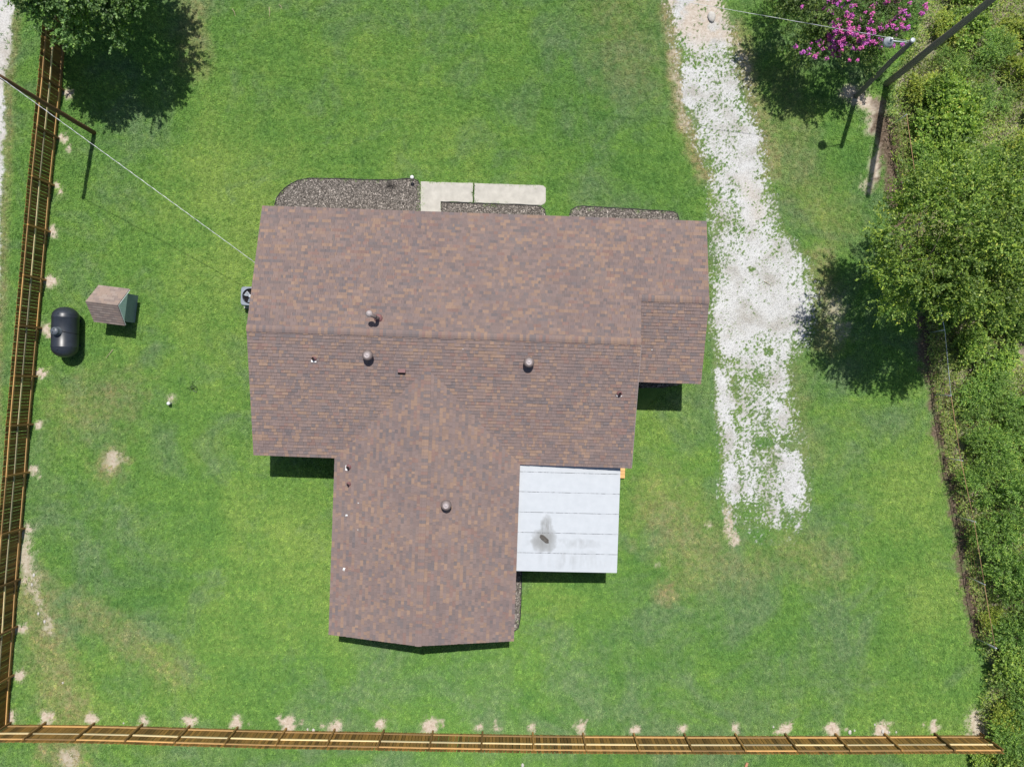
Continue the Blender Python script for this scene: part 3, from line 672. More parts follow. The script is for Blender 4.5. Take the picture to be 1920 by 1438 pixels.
# flue with elbow and rain cap
p = on_roof(707, 596, .3); e = link('flue', None, house, None, p)
MB().tube([(0,0,-.1), (0,0,.66)], .085, 16).build('pipe', VENTM, e, True)
MB().lathe([(.2,-.03), (.2,.03), (.13,.08), (.1,.12)], 16).build('boot', VENTRED, e, True)
MB().tube([(0,0,.64), (-.03,.02,.78), (-.12,.06,.86), (-.2,.1,.90)], .088, 14).build('elbow', VENTM, e, True)
MB().lathe([(.13,0), (.15,.02), (.12,.09), (.02,.13)], 14, (-.23,.12,.88)).build('rain_cap', VENTRING, e, True)
# white scraps lying on the shingles
for i, (px, py, s) in enumerate(((650, 966, .07), (645, 1067, .08), (672, 943, .035), (671, 993, .03), (868, 655, .03), (1222, 656, .035))):
    q = on_roof(px, py); p = HR @ q
    o = MB().add([(-s,-s*.6,.012), (s,-s*.7,.014), (s*.8,s*.6,.03), (-s*.6,s*.7,.016), (0,0,.05)], [(0,1,4), (1,2,4), (2,3,4), (3,0,4), (3,2,1,0)]).build('scrap', WHITEP)
    o.location = (p.x, p.y, p.z+.0); o.rotation_euler = (0, 0, i*1.3)
    tag(o, 'small white scrap lying on the brown shingle roof', 'scrap', 'white scraps on the roof')

# ------------------------------------------------------------------ patio cover
patio = thing('patio_cover', 'white metal panel patio cover with grey stain beside rear wing', 'patio cover', (0,0,0), ANG)
def make_patio_mat():
    m = NT('white_panel', 0.45, 0.4); p = m.obj(patio)
    n = m.noise(p, 3, 4); base = m.ramp(n, [(0.3, (0.385, 0.412, 0.440)), (0.7, (0.418, 0.444, 0.472))])
    nz = m.n('ShaderNodeTexNoise'); nz.inputs['Scale'].default_value = 2.6; nz.inputs['Detail'].default_value = 5; m.l(p, nz.inputs['Vector'])
    dv = m.n('ShaderNodeVectorMath', operation='MULTIPLY_ADD'); m.l(nz.outputs['Color'], dv.inputs[0]); dv.inputs[1].default_value = (.5, .5, 0); m.l(p, dv.inputs[2])
    sv_ = m.n('ShaderNodeVectorMath', operation='SUBTRACT'); m.l(dv.outputs[0], sv_.inputs[0]); sv_.inputs[1].default_value = (.25, .25, 0)
    sx = m.n('ShaderNodeSeparateXYZ'); m.l(sv_.outputs[0], sx.inputs[0]); X_, Y_ = sx.outputs[0], sx.outputs[1]
    st = m.noise(m.map(p, (9, 1.1, 1)), 1.2, 5, 0.75)
    def gauss(cx, cy, rx, ry):
        a = m.math('POWER', m.math('ABSOLUTE', m.math('DIVIDE', m.math('SUBTRACT', X_, cx), rx)), 2.6)
        b = m.math('POWER', m.math('ABSOLUTE', m.math('DIVIDE', m.math('SUBTRACT', Y_, cy), ry)), 2.6)
        return m.math('SUBTRACT', 1.0, m.math('ADD', a, b), True)
    s1 = m.math('MULTIPLY', m.math('POWER', gauss(1.74, -7.27, .62, .60), .6), m.ramp(st, [(0.25, 0.75), (0.6, 1.0), (0.72, 0.25)]))
    s2 = m.math('MULTIPLY', gauss(1.86, -6.62, .33, .62), m.ramp(st, [(0.3, 0.2), (0.55, 0.9)]))
    s3 = m.math('MULTIPLY', gauss(2.8, -7.42, 2.1, .26), m.ramp(m.noise(m.map(p, (2.2, .8, 1)), 1.2, 4), [(0.4, 0.0), (0.65, 0.5)]))
    s4 = m.math('MULTIPLY', gauss(3.2, -8.2, 2.2, .5), m.ramp(m.noise(m.map(p, (3, .8, 1)), 1.2, 4), [(0.45, 0.0), (0.7, 0.35)]))
    s = m.math('MAXIMUM', m.math('MAXIMUM', s1, s2), m.math('MAXIMUM', s3, s4))
    c = m.mix(m.math('MULTIPLY', s, 0.9), base, (0.17, 0.172, 0.165))
    fl = m.ramp(m.noise(m.map(p, (14, 5, 1)), 1.6, 5, 0.8), [(0.66, 0.0), (0.76, 0.5)])
    c = m.mix(fl, c, (0.27, 0.285, 0.30)); m.color(c); return m.m
PANEL = make_patio_mat()
def make_seam():
    m = NT('seam_dirt', 0.8, 0.2); p = m.obj(patio)
    m.color(m.ramp(m.noise(m.map(p, (2.2, 3, 1)), 2.2, 6, 0.85), [(0.47, (0.02, 0.02, 0.02)), (0.54, (0.36, 0.38, 0.41))])); return m.m
SEAM = make_seam()
PU0, PU1 = TU1+.01, 5.25; PV0, PV1 = -3.76, -8.75
edges = [PV0, -4.10, -5.03, -5.98, -6.93, -7.88, PV1]
zp = lambda u: 2.79-0.055*(u-PU0)
for a, b in zip(edges[:-1], edges[1:]):
    m = MB(); g = .011
    for u0, u1 in ((PU0, PU1),):
        v0, v1 = a-g, b+g
        m.add([(u0, v1, zp(u0)), (u1, v1, zp(u1)), (u1, v0, zp(u1)), (u0, v0, zp(u0)), (u0, v1, zp(u0)-.05), (u1, v1, zp(u1)-.05), (u1, v0, zp(u1)-.05), (u0, v0, zp(u0)-.05)],
              [(0,1,2,3), (7,6,5,4), (0,4,5,1), (1,5,6,2), (2,6,7,3), (3,7,4,0)])
    # low rib on the up-photo side of each panel
    m.box(PU0+.02, PU1-.02, a-.05, a-.02, 0, .004, Matrix.Translation((0,0,0))) if False else None
    m.build('roof_panel', PANEL, patio)
for v in edges[1:-1]:
    MB().add([(PU0, v-.01, zp(PU0)-.012), (PU1, v-.01, zp(PU1)-.012), (PU1, v+.01, zp(PU1)-.012), (PU0, v+.01, zp(PU0)-.012)], [(0,1,2,3)]).build('seam', SEAM, patio)
MB().box(PU0+.03, PU1-.12, PV1+.03, PV1+.12, 2.33, 2.47).build('beam', STEPW, patio)
MB().box(PU1-.16, PU1-.06, PV1+.13, PV0-.3, 2.33, 2.46).build('beam', STEPW, patio)
for v in (PV1+.2, -5.9): MB().box(PU1-.17, PU1-.05, v-.06, v+.06, 0, 2.328).build('post', STEPW, patio)
# matted leaves in the stain
q = HR @ Vector((1.77, -7.22, zp(1.77)+.004)); m = MB(); rr = random.Random(4); ring = []
for k in range(18):
    t = k/18*6.283; r = (1+.18*rr.uniform(-1,1)); ring.append((.27*r*math.cos(t), .125*r*math.sin(t)))
vs = [(x, y, 0) for x, y in ring]+[(x*.8, y*.75, .018+.01*rr.random()) for x, y in ring]+[(x*.35, y*.35, .012) for x, y in ring]
fs = [(i, (i+1)%18, 18+(i+1)%18, 18+i) for i in range(18)]+[(18+i, 18+(i+1)%18, 36+(i+1)%18, 36+i) for i in range(18)]+[tuple(range(36, 54)), tuple(range(18))[::-1]]
o = m.add(vs, fs).build('leaf_clump', LEAFDEAD); o.location = q; o.rotation_euler = (0, R(2), R(-35)); tag(o, 'dark oval clump of matted leaves on the white patio cover', 'debris')

# wooden step beside the patio
st = thing('wooden_step', 'orange wooden step poking out under patio cover corner', 'step', hw(4.9, -4.3, 0), ANG)
for i in range(5): MB().box(-.7, .95, -.27+i*.19, -.27+i*.19+.178, .155, .19).build('plank', STEPW, st)
for x in (-.6, .1, .85): MB().box(x-.03, x+.03, -.25, .6, 0, .153).build('bearer', STEPW, st)

# ------------------------------------------------------------------ path and beds
rp = random.Random(9)
def rough_poly(poly, step=.25, amp=.012):
    out = []
    for (x0, y0), (x1, y1) in zip(poly, poly[1:]+poly[:1]):
        n = max(1, int(math.hypot(x1-x0, y1-y0)/step))
        for k in range(n): t = k/n; out.append((x0+(x1-x0)*t+rp.uniform(-amp, amp), y0+(y1-y0)*t+rp.uniform(-amp, amp)))
    return out
path = link('path', None, None, 'structure'); path['label'] = 'pale concrete front path of two slabs'
for pl in PATHS: MB().prism(rough_poly(pl), -.03, .035).build('slab', CONC, path)
labels = ('dark mulch bed with rounded end left of the concrete path', 'narrow mulch bed between concrete path and front eave', 'narrow mulch bed under front eave near the driveway', 'thin mulch bed along the rear wing wall', 'shaded mulch bed behind the short side wing')
def chips(poly, n, rnd):
    xs = [p[0] for p in poly]; ys = [p[1] for p in poly]
    px = rnd.uniform(min(xs), max(xs), n*2); py = rnd.uniform(min(ys), max(ys), n*2); k = inpoly(px, py, poly); px, py = px[k], py[k]; n = len(px)
    t = rnd.uniform(0, 6.283, n); L_ = rnd.uniform(.018, .06, n); w_ = rnd.uniform(.006, .016, n); z = rnd.uniform(.022, .04, n); tl = rnd.uniform(-.35, .35, n)
    dx, dy = np.cos(t), np.sin(t); V = np.zeros((n, 4, 3))
    for i, (a, b) in enumerate(((-1,-1), (1,-1), (1,1), (-1,1))):
        V[:,i,0] = px+dx*L_*a-dy*w_*b; V[:,i,1] = py+dy*L_*a+dx*w_*b; V[:,i,2] = z+a*L_*tl
    s = rnd.choice([.04, .07, .12, .19, .31, .46], n, p=[.15, .25, .25, .2, .1, .05]); C = np.stack([s*1.04, s*.93, s*.83], 1)
    return V.reshape(-1, 3), np.arange(n*4).reshape(n, 4), np.repeat(C, 4, 0)
for pl, lb in zip(BEDS, labels):
    m = MB().prism(pl, -.05, .02); bo = m.build('mulch_bed', MULCH, None, False, 'structure'); bo['label'] = lb
    xs = [p[0] for p in pl]; ys = [p[1] for p in pl]; ar = (max(xs)-min(xs))*(max(ys)-min(ys))
    V, Q_, C = chips(pl, int(ar*420), RNG); co = link('mulch_chips', np_mesh('mulch_chips', V, Q_, CHIP, C), bo, 'stuff')
for pl, sl_ in zip(BEDS[:4], (slice(1, -1), slice(1, None), slice(1, -1), slice(1, -1))):
    pts = pl[sl_]; dense = []
    for (x0, y0), (x1, y1) in zip(pts[:-1], pts[1:]):
        n = max(1, int(math.hypot(x1-x0, y1-y0)/.3))
        for k in range(n): t = k/n; dense.append((x0+(x1-x0)*t+rp.uniform(-.012,.012), y0+(y1-y0)*t+rp.uniform(-.012,.012), .045))
    dense.append((*pts[-1], .045))
    o = MB().tube(dense, .022, 6).build('bed_edging', BLACKP)
    tag(o, 'black plastic edging strip ' + ('around the rounded mulch bed' if pl is BEDS[0] else 'around the bed below the path' if pl is BEDS[1] else 'around the front bed near the driveway' if pl is BEDS[2] else 'along the rear wing bed'), 'edging')
# low dead plant in the big bed
pc = W(733, 350)
o = thing('dead_shrub', 'low dark dead twiggy shrub in the rounded mulch bed', 'shrub', pc); m = MB(); rr = random.Random(2)
for k in range(70):
    a = rr.uniform(0, 6.283); l_ = rr.uniform(.12, .34); m.tube([(0, 0, .02), (l_*.5*math.cos(a), l_*.5*math.sin(a), .10), (l_*math.cos(a+.3), l_*math.sin(a+.3), rr.uniform(.05, .2))], [.006, .004, .002], 4)
m.build('twigs', simple('dark_twig', (.06, .055, .05)), o)
# path light at the bed corner
b = W(775, 338); pl_ = thing('path_light', 'small solar path light with white cap at mulch bed corner', 'path light', b)
MB().tube([(0,0,0), (0,0,.42)], .014, 8).build('stake', BLACKP, pl_); MB().lathe([(.02,.40), (.06,.41), (.055,.48), (.03,.5)], 12).build('lamp_body', BLACKP, pl_, True)
MB().lathe([(.095,.5), (.1,.515), (.07,.55), (.02,.57)], 14).build('cap', WHITEP, pl_, True)

# ------------------------------------------------------------------ timber fences
def fence(label, pts_px, normal_out, name='timber_fence', max_pickets=300):
    P = [W(*p) for p in pts_px]; base = P[0].copy()
    th = thing(name, label, 'fence', base)
    rf = random.Random(len(pts_px))
    pk = []
    for hgt in (1.79, 1.80, 1.81):
        m = MB(); w_ = .0735; t_ = .011
        prof = [(-w_, 0.03), (w_, 0.03), (w_, hgt-.03), (w_-.03, hgt), (-w_+.03, hgt), (-w_, hgt-.03)]
        vs = [(x, -t_, z) for x, z in prof]+[(x, t_, z) for x, z in prof]
        fs = [tuple(range(6)), tuple(range(6, 12))[::-1]]+[(i, 6+i, 6+(i+1)%6, (i+1)%6) for i in range(6)]
        me = m.add(vs, fs).mesh('picket'); me.materials.append(PICKET); pk.append(me)
    pm = MB().box(-.044, .044, -.044, .044, -.05, 1.68, None, .006).mesh('post'); pm.materials.append(POSTW)
    for q in P: o = link('post', pm, th, None, q-base, (0, 0, rf.uniform(-.06, .06)))
    n_pick = 0; extra = MB()
    for a, b in zip(P[:-1], P[1:]):
        d = (b-a); L_ = d.length; d.normalize(); n = Vector((-d.y, d.x, 0)) * normal_out; ang = math.atan2(d.y, d.x)
        for zc, mt, dp in ((.26, RAIL, .0), (1.0, RAILPALE, .0), (1.55, RAIL, .0)):
            s, e = .002, L_-.002
            ro = MB().box(s, e, -.019, .019, zc-.045+rf.uniform(-.012,.012), zc+.045, None, .004).build('rail', mt, th)
            ro.location = a-base+n*(.044+.0205); ro.rotation_euler = (0, 0, ang)
        k = int(round(L_/.1655)); sp = L_/k
        for i in range(k):
            pos = a+d*(sp*(i+.5)+rf.uniform(-.006, .006))+n*(.044+.040+.0125+rf.uniform(0, .008))-base
            if n_pick < max_pickets:
                link('picket', rf.choice(pk), th, None, pos, (rf.uniform(-.004,.004), rf.uniform(-.006,.006), ang+rf.uniform(-.035,.035)))
            else:
                mt4 = Matrix.Translation(pos) @ Matrix.Rotation(ang, 4, 'Z'); extra.box(-.0735, .0735, -.011, .011, .03, 1.8, mt4)
            n_pick += 1
    if extra.v: extra.build('pickets', PICKET, th, False, 'stuff')
    return th
fence('amber stained timber picket fence between gravel lane and lawn', FENCE_L, -1, max_pickets=298)
fence('amber stained timber picket fence across the back of the lawn', FENCE_B[::1], -1, max_pickets=298)

# ------------------------------------------------------------------ wire fence by the thicket
wf = thing('wire_fence', 'old sagging wire fence with metal posts along the overgrown thicket', 'fence', W(*WIRE_L[0]))
base = W(*WIRE_L[0]); P = [W(*p)-base for p in WIRE_L]; rr = random.Random(3)
for i, p in enumerate(P):
    MB().tube([p+Vector((0,0,-.05)), p+Vector((rr.uniform(-.05,.05), rr.uniform(-.05,.05), 1.42))], .024 if i < len(P)-1 else .04, 8).build('post', GALV, wf, True)
for i, (a, b) in enumerate(zip(P[:-1], P[1:])):
    mid = (a+b)/2
    MB().tube([a+Vector((0,0,1.36)), mid+Vector((.03,0,1.30)), b+Vector((0,0,1.36))], .016, 6).build('top_rail', GALV if i in (2, 3) else RUST, wf, True)
    m = MB(); L_ = (b-a).length; n = int(L_/.2)
    for k in range(n):
        q = a.lerp(b, (k+.5)/n); m.tube([q+Vector((0,0,.02)), q+Vector((0,0,1.32))], .0028, 3, False)
    for z in (.1, .35, .6, .85, 1.1): m.tube([a+Vector((0,0,z)), b+Vector((0,0,z))], .0028, 3, False)
    m.build('wire_mesh', RUST, wf)
# ------------------------------------------------------------------ poles and wires
def pole(name, label, px, py, h, r0, r1, mat, lean=(0,0)):
    b = W(px, py); t = thing(name, label, 'pole', b)
    n = 9; pts = [(lean[0]*k/n+.008*math.sin(k*1.7), lean[1]*k/n+.008*math.cos(k*2.1), -.1+(h+.1)*k/n) for k in range(n+1)]
    MB().tube(pts, [r0+(r1-r0)*k/n for k in range(n+1)], 14).build('shaft', mat, t, True); return t
pL = pole('utility_pole', 'dark brown wooden service pole inside the timber fence by the lane', 177, 250, 7.0, .115, .09, POLE)
pR = pole('utility_pole', 'slim weathered pole carrying the yard light near pink crape myrtle', 1605, 181, 5.62, .125, .105, POLEGREY, (-.3, .12))
pB = pole('utility_pole', 'tall thick grey utility pole rising out of the thicket', 1662, 158, 12.0, .17, .13, POLEGREY)
MB().lathe([(.05,0), (.05,.08), (.03,.12)], 10, (0,0,7.0)).build('insulator', WHITEP, pL, True)
# metal cap and lamp on the slim pole
MB().lathe([(.108,-.02), (.108,.03), (.07,.05)], 12, (-.3,.12,5.62)).build('cap', ALU, pR, True)
lb = W(1605, 181); arm0 = Vector((-.3, .12, 5.36)); tip = Vector((-1.28, .1, 5.62))
MB().tube([arm0, arm0+Vector((-.3,-.02,.16)), arm0+Vector((-.65,-.03,.22)), tip+Vector((.1,0,0))], .028, 8).build('lamp_arm', ALU, pR, True)
MB().lathe([(.03,.12), (.1,.1), (.12,.02), (.2,-.05), (.235,-.15), (.225,-.15)], 24, tip).build('lamp_head', ALU, pR, True)
MB().lathe([(.055,.11), (.055,.2), (.03,.22)], 14, tip+Vector((.0,0,0))).build('photocell', GALV, pR, True)
MB().lathe([(.12,-.14), (.12,-.2), (.07,-.26), (.01,-.28)], 18, tip).build('lamp_globe', WHITEP, pR, True)
def wire(name, label, A, B, sag, r, mat, twist=True):
    n = 40; pts = []
    for k in range(n+1):
        t = k/n; p = A.lerp(B, t); p.z -= 4*sag*t*(1-t); pts.append(p)
    m = MB().tube(pts, r, 6)
    if twist:
        seg = 160; t2 = []
        for k in range(seg+1):
            t = k/seg; p = A.lerp(B, t); p.z -= 4*sag*t*(1-t); a = k*.9; t2.append(p+Vector((0, r*1.5*math.cos(a), r*1.5*math.sin(a))))
        m.tube(t2, r*.7, 4)
    return tag(m.build(name, mat), label, 'wire')
wA = W(177, 250)+Vector((0,0,7.0)); wB = hw(U0+.06, 5.02, 3.06)
wire('service_wire', 'pale twisted service wire from the brown pole to the house gable', wA, Vector((wB.x, wB.y, 3.12)), .10, .0095, WIREM)
wR = lb+Vector((-.3, .12, 5.52)); far_p = W(760, -260); far_p = Vector((2.0, 19.6+.9, 0))
pF = thing('utility_pole', 'wooden pole at the far end of the yard light wire', 'pole', (-29.0, 21.5, 0)); MB().tube([(0,0,-.1), (0,0,8.2)], [.15,.11], 12).build('shaft', POLE, pF, True)
wire('yard_light_wire', 'thin pale wire from the yard light pole over the driveway', wR, Vector((-29.0, 21.5, 8.05)), .12, .0062, WIREM)

# ------------------------------------------------------------------ gas tank, well house, condenser, small things
tk = W(122.5, 623, .75); tank = thing('gas_tank', 'glossy black capsule shaped gas tank lying beside timber fence', 'tank', (tk.x, tk.y, 0), R(-1.5))
Rr, hl = .60, .76; prof = []
prof = [(.002, -hl-.5)]+[(Rr*math.sin(t), -hl-.5*math.cos(t)) for t in np.linspace(.15, math.pi/2, 9)]+[(Rr+.006, -hl+.01), (Rr+.006, -hl+.05), (Rr, -hl+.06), (Rr, hl-.06), (Rr+.006, hl-.05), (Rr+.006, hl-.01)]+[(Rr*math.cos(t), hl+.5*math.sin(t)) for t in np.linspace(0, math.pi/2-.15, 9)]+[(.002, hl+.5)]
ROT = Matrix.Translation((0,0,.76)) @ Matrix.Rotation(R(90), 4, 'X')
MB().lathe(prof, 40, (0,0,0), ROT).build('shell', TANKM, tank, True)
MB().lathe([(.22,-.08), (.22,.02), (.195,.03), (.195,.24), (.18,.28), (.07,.305), (.001,.31)], 26, (0,.0,1.35)).build('dome_lid', simple('dark_grey_lid', (.075,.088,.105), .45, .5), tank, True)
for x, y in ((.02,.09), (-.05,-.06)): MB().lathe([(.022,.0), (.022,.025), (.012,.03)], 10, (x,y,1.645)).build('lid_knob', DARK, tank)
for y in (hl+.12, -hl-.12): MB().tube([(-.05,y,1.3), (-.03,y,1.37), (.03,y,1.37), (.05,y,1.3)], .012, 6).build('lifting_lug', TANKM, tank)
ps = [(.16,.03,1.37), (.26,-.0,1.345), (.38,-.03,1.24), (.5,-.06,1.1), (.6,-.07,.86), (.625,-.07,.7)]
MB().tube(ps, .012, 6).build('hose', DARK, tank, True)
for y in (-.62, .62): MB().box(-.32, .32, y-.07, y+.07, 0, .3, None, .01).build('foot', TANKM, tank)

yw = math.atan2(3.73-3.92, -18.85+20.38); cw = Vector(((-20.38-18.85)/2, (3.92+3.73)/2, 0))
well = thing('well_house', 'tiny shed with brown shingle gable roof and pale blue gable', 'shed', cw, yw)
hlen, hwid, ze, zr = .77, .89, 1.17, 2.03
MB().box(-hlen+.2, hlen-.16, -hwid+.2, hwid-.2, 0, ze+.02).build('wall', simple('shaded_siding', (.20,.245,.285)), well)  # wall colour darkened to stand in for the shade below the gable
for sx in (1, -1):
    x = sx*(hlen-.05); ww = hwid-.08; m = MB()
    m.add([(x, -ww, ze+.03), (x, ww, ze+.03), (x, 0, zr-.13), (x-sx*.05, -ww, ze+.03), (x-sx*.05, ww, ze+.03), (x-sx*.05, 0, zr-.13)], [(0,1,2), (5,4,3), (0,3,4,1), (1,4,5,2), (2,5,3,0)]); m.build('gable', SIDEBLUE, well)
    for k in range(-6, 7):
        yy = k*.12; zt = zr-.15-abs(yy)*(zr-ze)/hwid
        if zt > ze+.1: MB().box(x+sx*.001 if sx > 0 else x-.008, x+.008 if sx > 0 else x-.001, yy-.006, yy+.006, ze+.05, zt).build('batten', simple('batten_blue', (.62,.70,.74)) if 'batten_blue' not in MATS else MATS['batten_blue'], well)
    for s in (-1, 1): MB().tube([(sx*(hlen-.02), s*.0, zr-.05), (sx*(hlen-.02), s*(hwid-.02), ze-.03)], .03, 4).build('barge_board', SIDEBLUE, well)
rw = gable_deck('u', -hlen, hlen, -hwid, 0, hwid, ze, zr, .03)
wroof = MB().add([(-hlen,-hwid,ze), (hlen,-hwid,ze), (hlen,0,zr), (-hlen,0,zr), (-hlen,hwid,ze), (hlen,hwid,ze), (-hlen,-hwid,ze-.04), (hlen,-hwid,ze-.04), (hlen,0,zr-.05), (-hlen,0,zr-.05), (-hlen,hwid,ze-.04), (hlen,hwid,ze-.04)],
     [(0,1,2,3), (3,2,5,4), (6,9,8,7), (9,10,11,8), (0,6,7,1), (4,5,11,10), (0,3,9,6), (3,4,10,9), (1,7,8,2), (2,8,11,5)]).build('roof', FASCIA, well)
WPAL = [(.262,.212,.185), (.235,.185,.162), (.205,.164,.146), (.25,.193,.163)]
pit = (zr-ze)/hwid; slw = math.hypot(hwid, zr-ze); rq = random.Random(6)
wc_ = {}
for sgn in (-1, 1):
    O = Vector((-hlen, sgn*hwid, ze+.006)); A = Vector((1,0,0)); B = Vector((0, -sgn*hwid, zr-ze)).normalized(); N = A.cross(B); fl = N.z < 0
    if fl: N = -N
    k = 0; EX = .155
    while k*EX < slw-.02:
        b0 = k*EX; b1 = min(b0+EX, slw); a = -(k % 2)*.1
        while a < 2*hlen:
            s, e = max(0, a), min(2*hlen, a+.257)
            if e-s > .02:
                cc = rq.choice(WPAL); key = (sgn, round(e-s,3), round(b1-b0,3), cc)
                if key not in wc_:
                    vs, fs = tab_geo(Vector((0,0,0)), A, B, N, (0, e-s, 0, b1-b0, cc, .030, 1)); m2 = bpy.data.meshes.new('shingle'); m2.from_pydata([tuple(v) for v in vs], [], [f[::-1] if fl else f for f in fs]); m2.update()
                    at = m2.attributes.new('col', 'FLOAT_COLOR', 'POINT'); at.data.foreach_set('color', np.array([(*cc,1)]*6, np.float32).ravel()); m2.materials.append(SHINGLE); wc_[key] = m2
                link('shingle', wc_[key], wroof, None, O+A*s+B*b0)
            a += .257
        k += 1
for i in range(6):
    c2 = WPAL[i % 4]; x0 = -hlen+i*.255
    me = bpy.data.meshes.new('ridge_cap'); wv = .13
    me.from_pydata([(x0,-wv,zr-wv*pit+.03), (x0+.27,-wv,zr-wv*pit+.02), (x0+.27,0,zr+.03), (x0,0,zr+.045), (x0,wv,zr-wv*pit+.03), (x0+.27,wv,zr-wv*pit+.02)], [], [(0,1,2,3), (3,2,5,4)]); me.update()
    at = me.attributes.new('col', 'FLOAT_COLOR', 'POINT'); at.data.foreach_set('color', np.array([(*c2,1)]*6, np.float32).ravel()); me.materials.append(SHINGLE); link('ridge_cap', me, wroof)


ac = thing('air_conditioner', 'grey outdoor air conditioner with round fan half under the eave', 'air conditioner', (-13.0, 4.33, 0), ANG)
a_, zt = .46, .76
m = MB(); m.box(-a_, a_, -a_, a_, .05, zt-.12, None, .03); m.build('cabinet', ACM, ac)
n = 40; vs = []; fs = []
for k in range(n):
    t = 2*math.pi*(k+.5)/n; c, s = math.cos(t), math.sin(t); q = a_/max(abs(c), abs(s)); q = min(q, a_*1.28)
    vs += [(q*c, q*s, zt-.13), (q*c, q*s, zt-.02), (q*.97*c, q*.97*s, zt), (.385*c, .385*s, zt), (.37*c, .37*s, zt-.1)]
for k in range(n):
    j = (k+1) % n
    for i in range(4): fs.append((k*5+i, j*5+i, j*5+i+1, k*5+i+1))
MB().add(vs, fs).build('top_cover', ACM, ac)
MB().lathe([(.37,0), (.37,.004)], 32, (0,0,zt-.115)).build('fan_well', DARK, ac)
fan = MB().lathe([(.09,0), (.09,.06), (.05,.075)], 16, (0,0,zt-.09)).build('fan_hub', ALU, ac, True)
for k in range(3):
    t = k*2.094+2.6; m = MB(); vs = []
    for r, wd, tl in ((.08,.07,.03), (.2,.14,.035), (.33,.17,.03)):
        for s in (-1, 1): ang = t+s*wd/r*.8; vs.append((r*math.cos(ang), r*math.sin(ang), zt-.06+s*tl))
    o = m.add(vs, [(0,1,3,2), (2,3,5,4)]).build('fan_blade', ACM, ac)
m = MB()
for rr_ in (.12, .2, .28, .36): m.tube([(rr_*math.cos(t), rr_*math.sin(t), zt+.004) for t in np.linspace(0, 6.2832, 33)], .0035, 4, False)
for k in range(8): t = k*.785; m.tube([(.1*math.cos(t), .1*math.sin(t), zt+.008), (.385*math.cos(t), .385*math.sin(t), zt+.003)], .0035, 4)
m.build('fan_guard', BLACKP, ac)
MB().box(-.55, .55, -.55, .55, -.02, .045).build('pad', CONC, ac)

b = W(321, 756); cl = thing('cleanout_pipe', 'short white capped pipe standing on bare soil in lawn', 'pipe', b)
MB().tube([(0,0,-.02), (0,0,.26)], .055, 14).build('pipe', WHITEP, cl, True); MB().lathe([(.085,.24), (.09,.30), (.07,.34), (.02,.35)], 14).build('cap', WHITEP, cl, True)
def rock(px, py, r, label, mat=STONE, sq=.6, grp=None, seed=1):
    rr = random.Random(seed); m = MB(); n = 12; rings = []
    prof = [(.6,-.1), (.95,.15), (1,.4), (.8,.75), (.4,.95), (.02,1)]; vs = []; fs = []
    for i, (a, z) in enumerate(prof):
        for k in range(n): t = 6.283*k/n; q = r*a*(1+rr.uniform(-.14,.14)); vs.append((q*math.cos(t)*.8, q*math.sin(t)*1.15, z*r*sq))
    for i in range(len(prof)-1):
        for k in range(n): j = (k+1)%n; fs.append((i*n+k, i*n+j, i*n+n+j, i*n+n+k))
    fs.append(tuple(range(n))[::-1]); fs.append(tuple(range((len(prof)-1)*n, len(prof)*n)))
    o = m.add(vs, fs).build('stone', mat, None, True); o.location = W(px, py); tag(o, label, 'stone', grp); return o
rock(1334, 33, .26, 'large pale boulder on the sandy top of the driveway')
rr = random.Random(8)
for i, (px, py) in enumerate(((577, 1367), (588, 1369), (1640, 1358), (1655, 1371), (1667, 1372), (1680, 1372), (1593, 1372), (1602, 1369), (64, 1078), (60, 1096), (72, 1150), (84, 1165), (118, 1280), (980, 1434), (232, 1355), (1450, 1362))):
    back = py > 1300; rock(px, py, rr.uniform(.05, .11), 'small pale clod lying at the foot of the back timber fence' if back else 'small pale stone on the bare strip beside the lane fence', STONE, .6, 'clods by the back fence' if back else 'stones by the lane fence', i)
bk = thing('brick', 'lone reddish brick lying in grass behind the timber fence', 'brick', W(1399, 1433), R(70)); MB().box(-.13, .13, -.06, .06, 0, .075, None, .006).build('block', BRICKM, bk)
for i, (x0, y0, x1, y1) in enumerate(((436, 18, 442, 32), (505, 15, 506, 33), (524, 10, 529, 19), (213, 655, 199, 672), (1432, 528, 1445, 536))):
    a, b = W(x0, y0), W(x1, y1); o = MB().tube([(0,0,.05), ((b-a)*.5+Vector((.03,.02,.065))), (b-a)+Vector((0,0,.05))], [.014, .012, .006], 5).build('stick', STICK); o.location = a; tag(o, ('thin dead stick lying on the front lawn near the shade tree' if i < 3 else 'thin dead stick lying in grass near the gas tank' if i == 3 else 'thin dead twig lying on the white gravel driveway'), 'stick', 'sticks on the front lawn' if i < 3 else None)

# ------------------------------------------------------------------ plants
def leaves(P, size, D, ratio, cols, rnd, updir=.6, normal=None):
    """leaf quads at points P pointing along D; returns verts, quads, colours"""
    n = len(P); D = D/np.linalg.norm(D, axis=1, keepdims=True)
    N = rnd.normal(size=(n, 3))*.75; N[:,2] = np.abs(N[:,2])+updir*1.6
    if normal is not None: N += normal
    Sx = np.cross(D, N); Sx /= np.linalg.norm(Sx, axis=1, keepdims=True)+1e-9
    s = (size*rnd.uniform(.7, 1.3, n))[:,None]; w_ = s*ratio*.5
    Nn = np.cross(Sx, D)
    V = np.stack([P, P+D*s*.5+Sx*w_-Nn*s*.06, P+D*s-Nn*s*.12, P+D*s*.5-Sx*w_-Nn*s*.06], 1)
    C = cols[rnd.integers(0, len(cols), n)]*rnd.uniform(.8, 1.2, (n,1))
    return V.reshape(-1,3), np.arange(n*4).reshape(n,4), np.repeat(C, 4, 0)
def unit(v): return v/(np.linalg.norm(v, axis=1, keepdims=True)+1e-9)
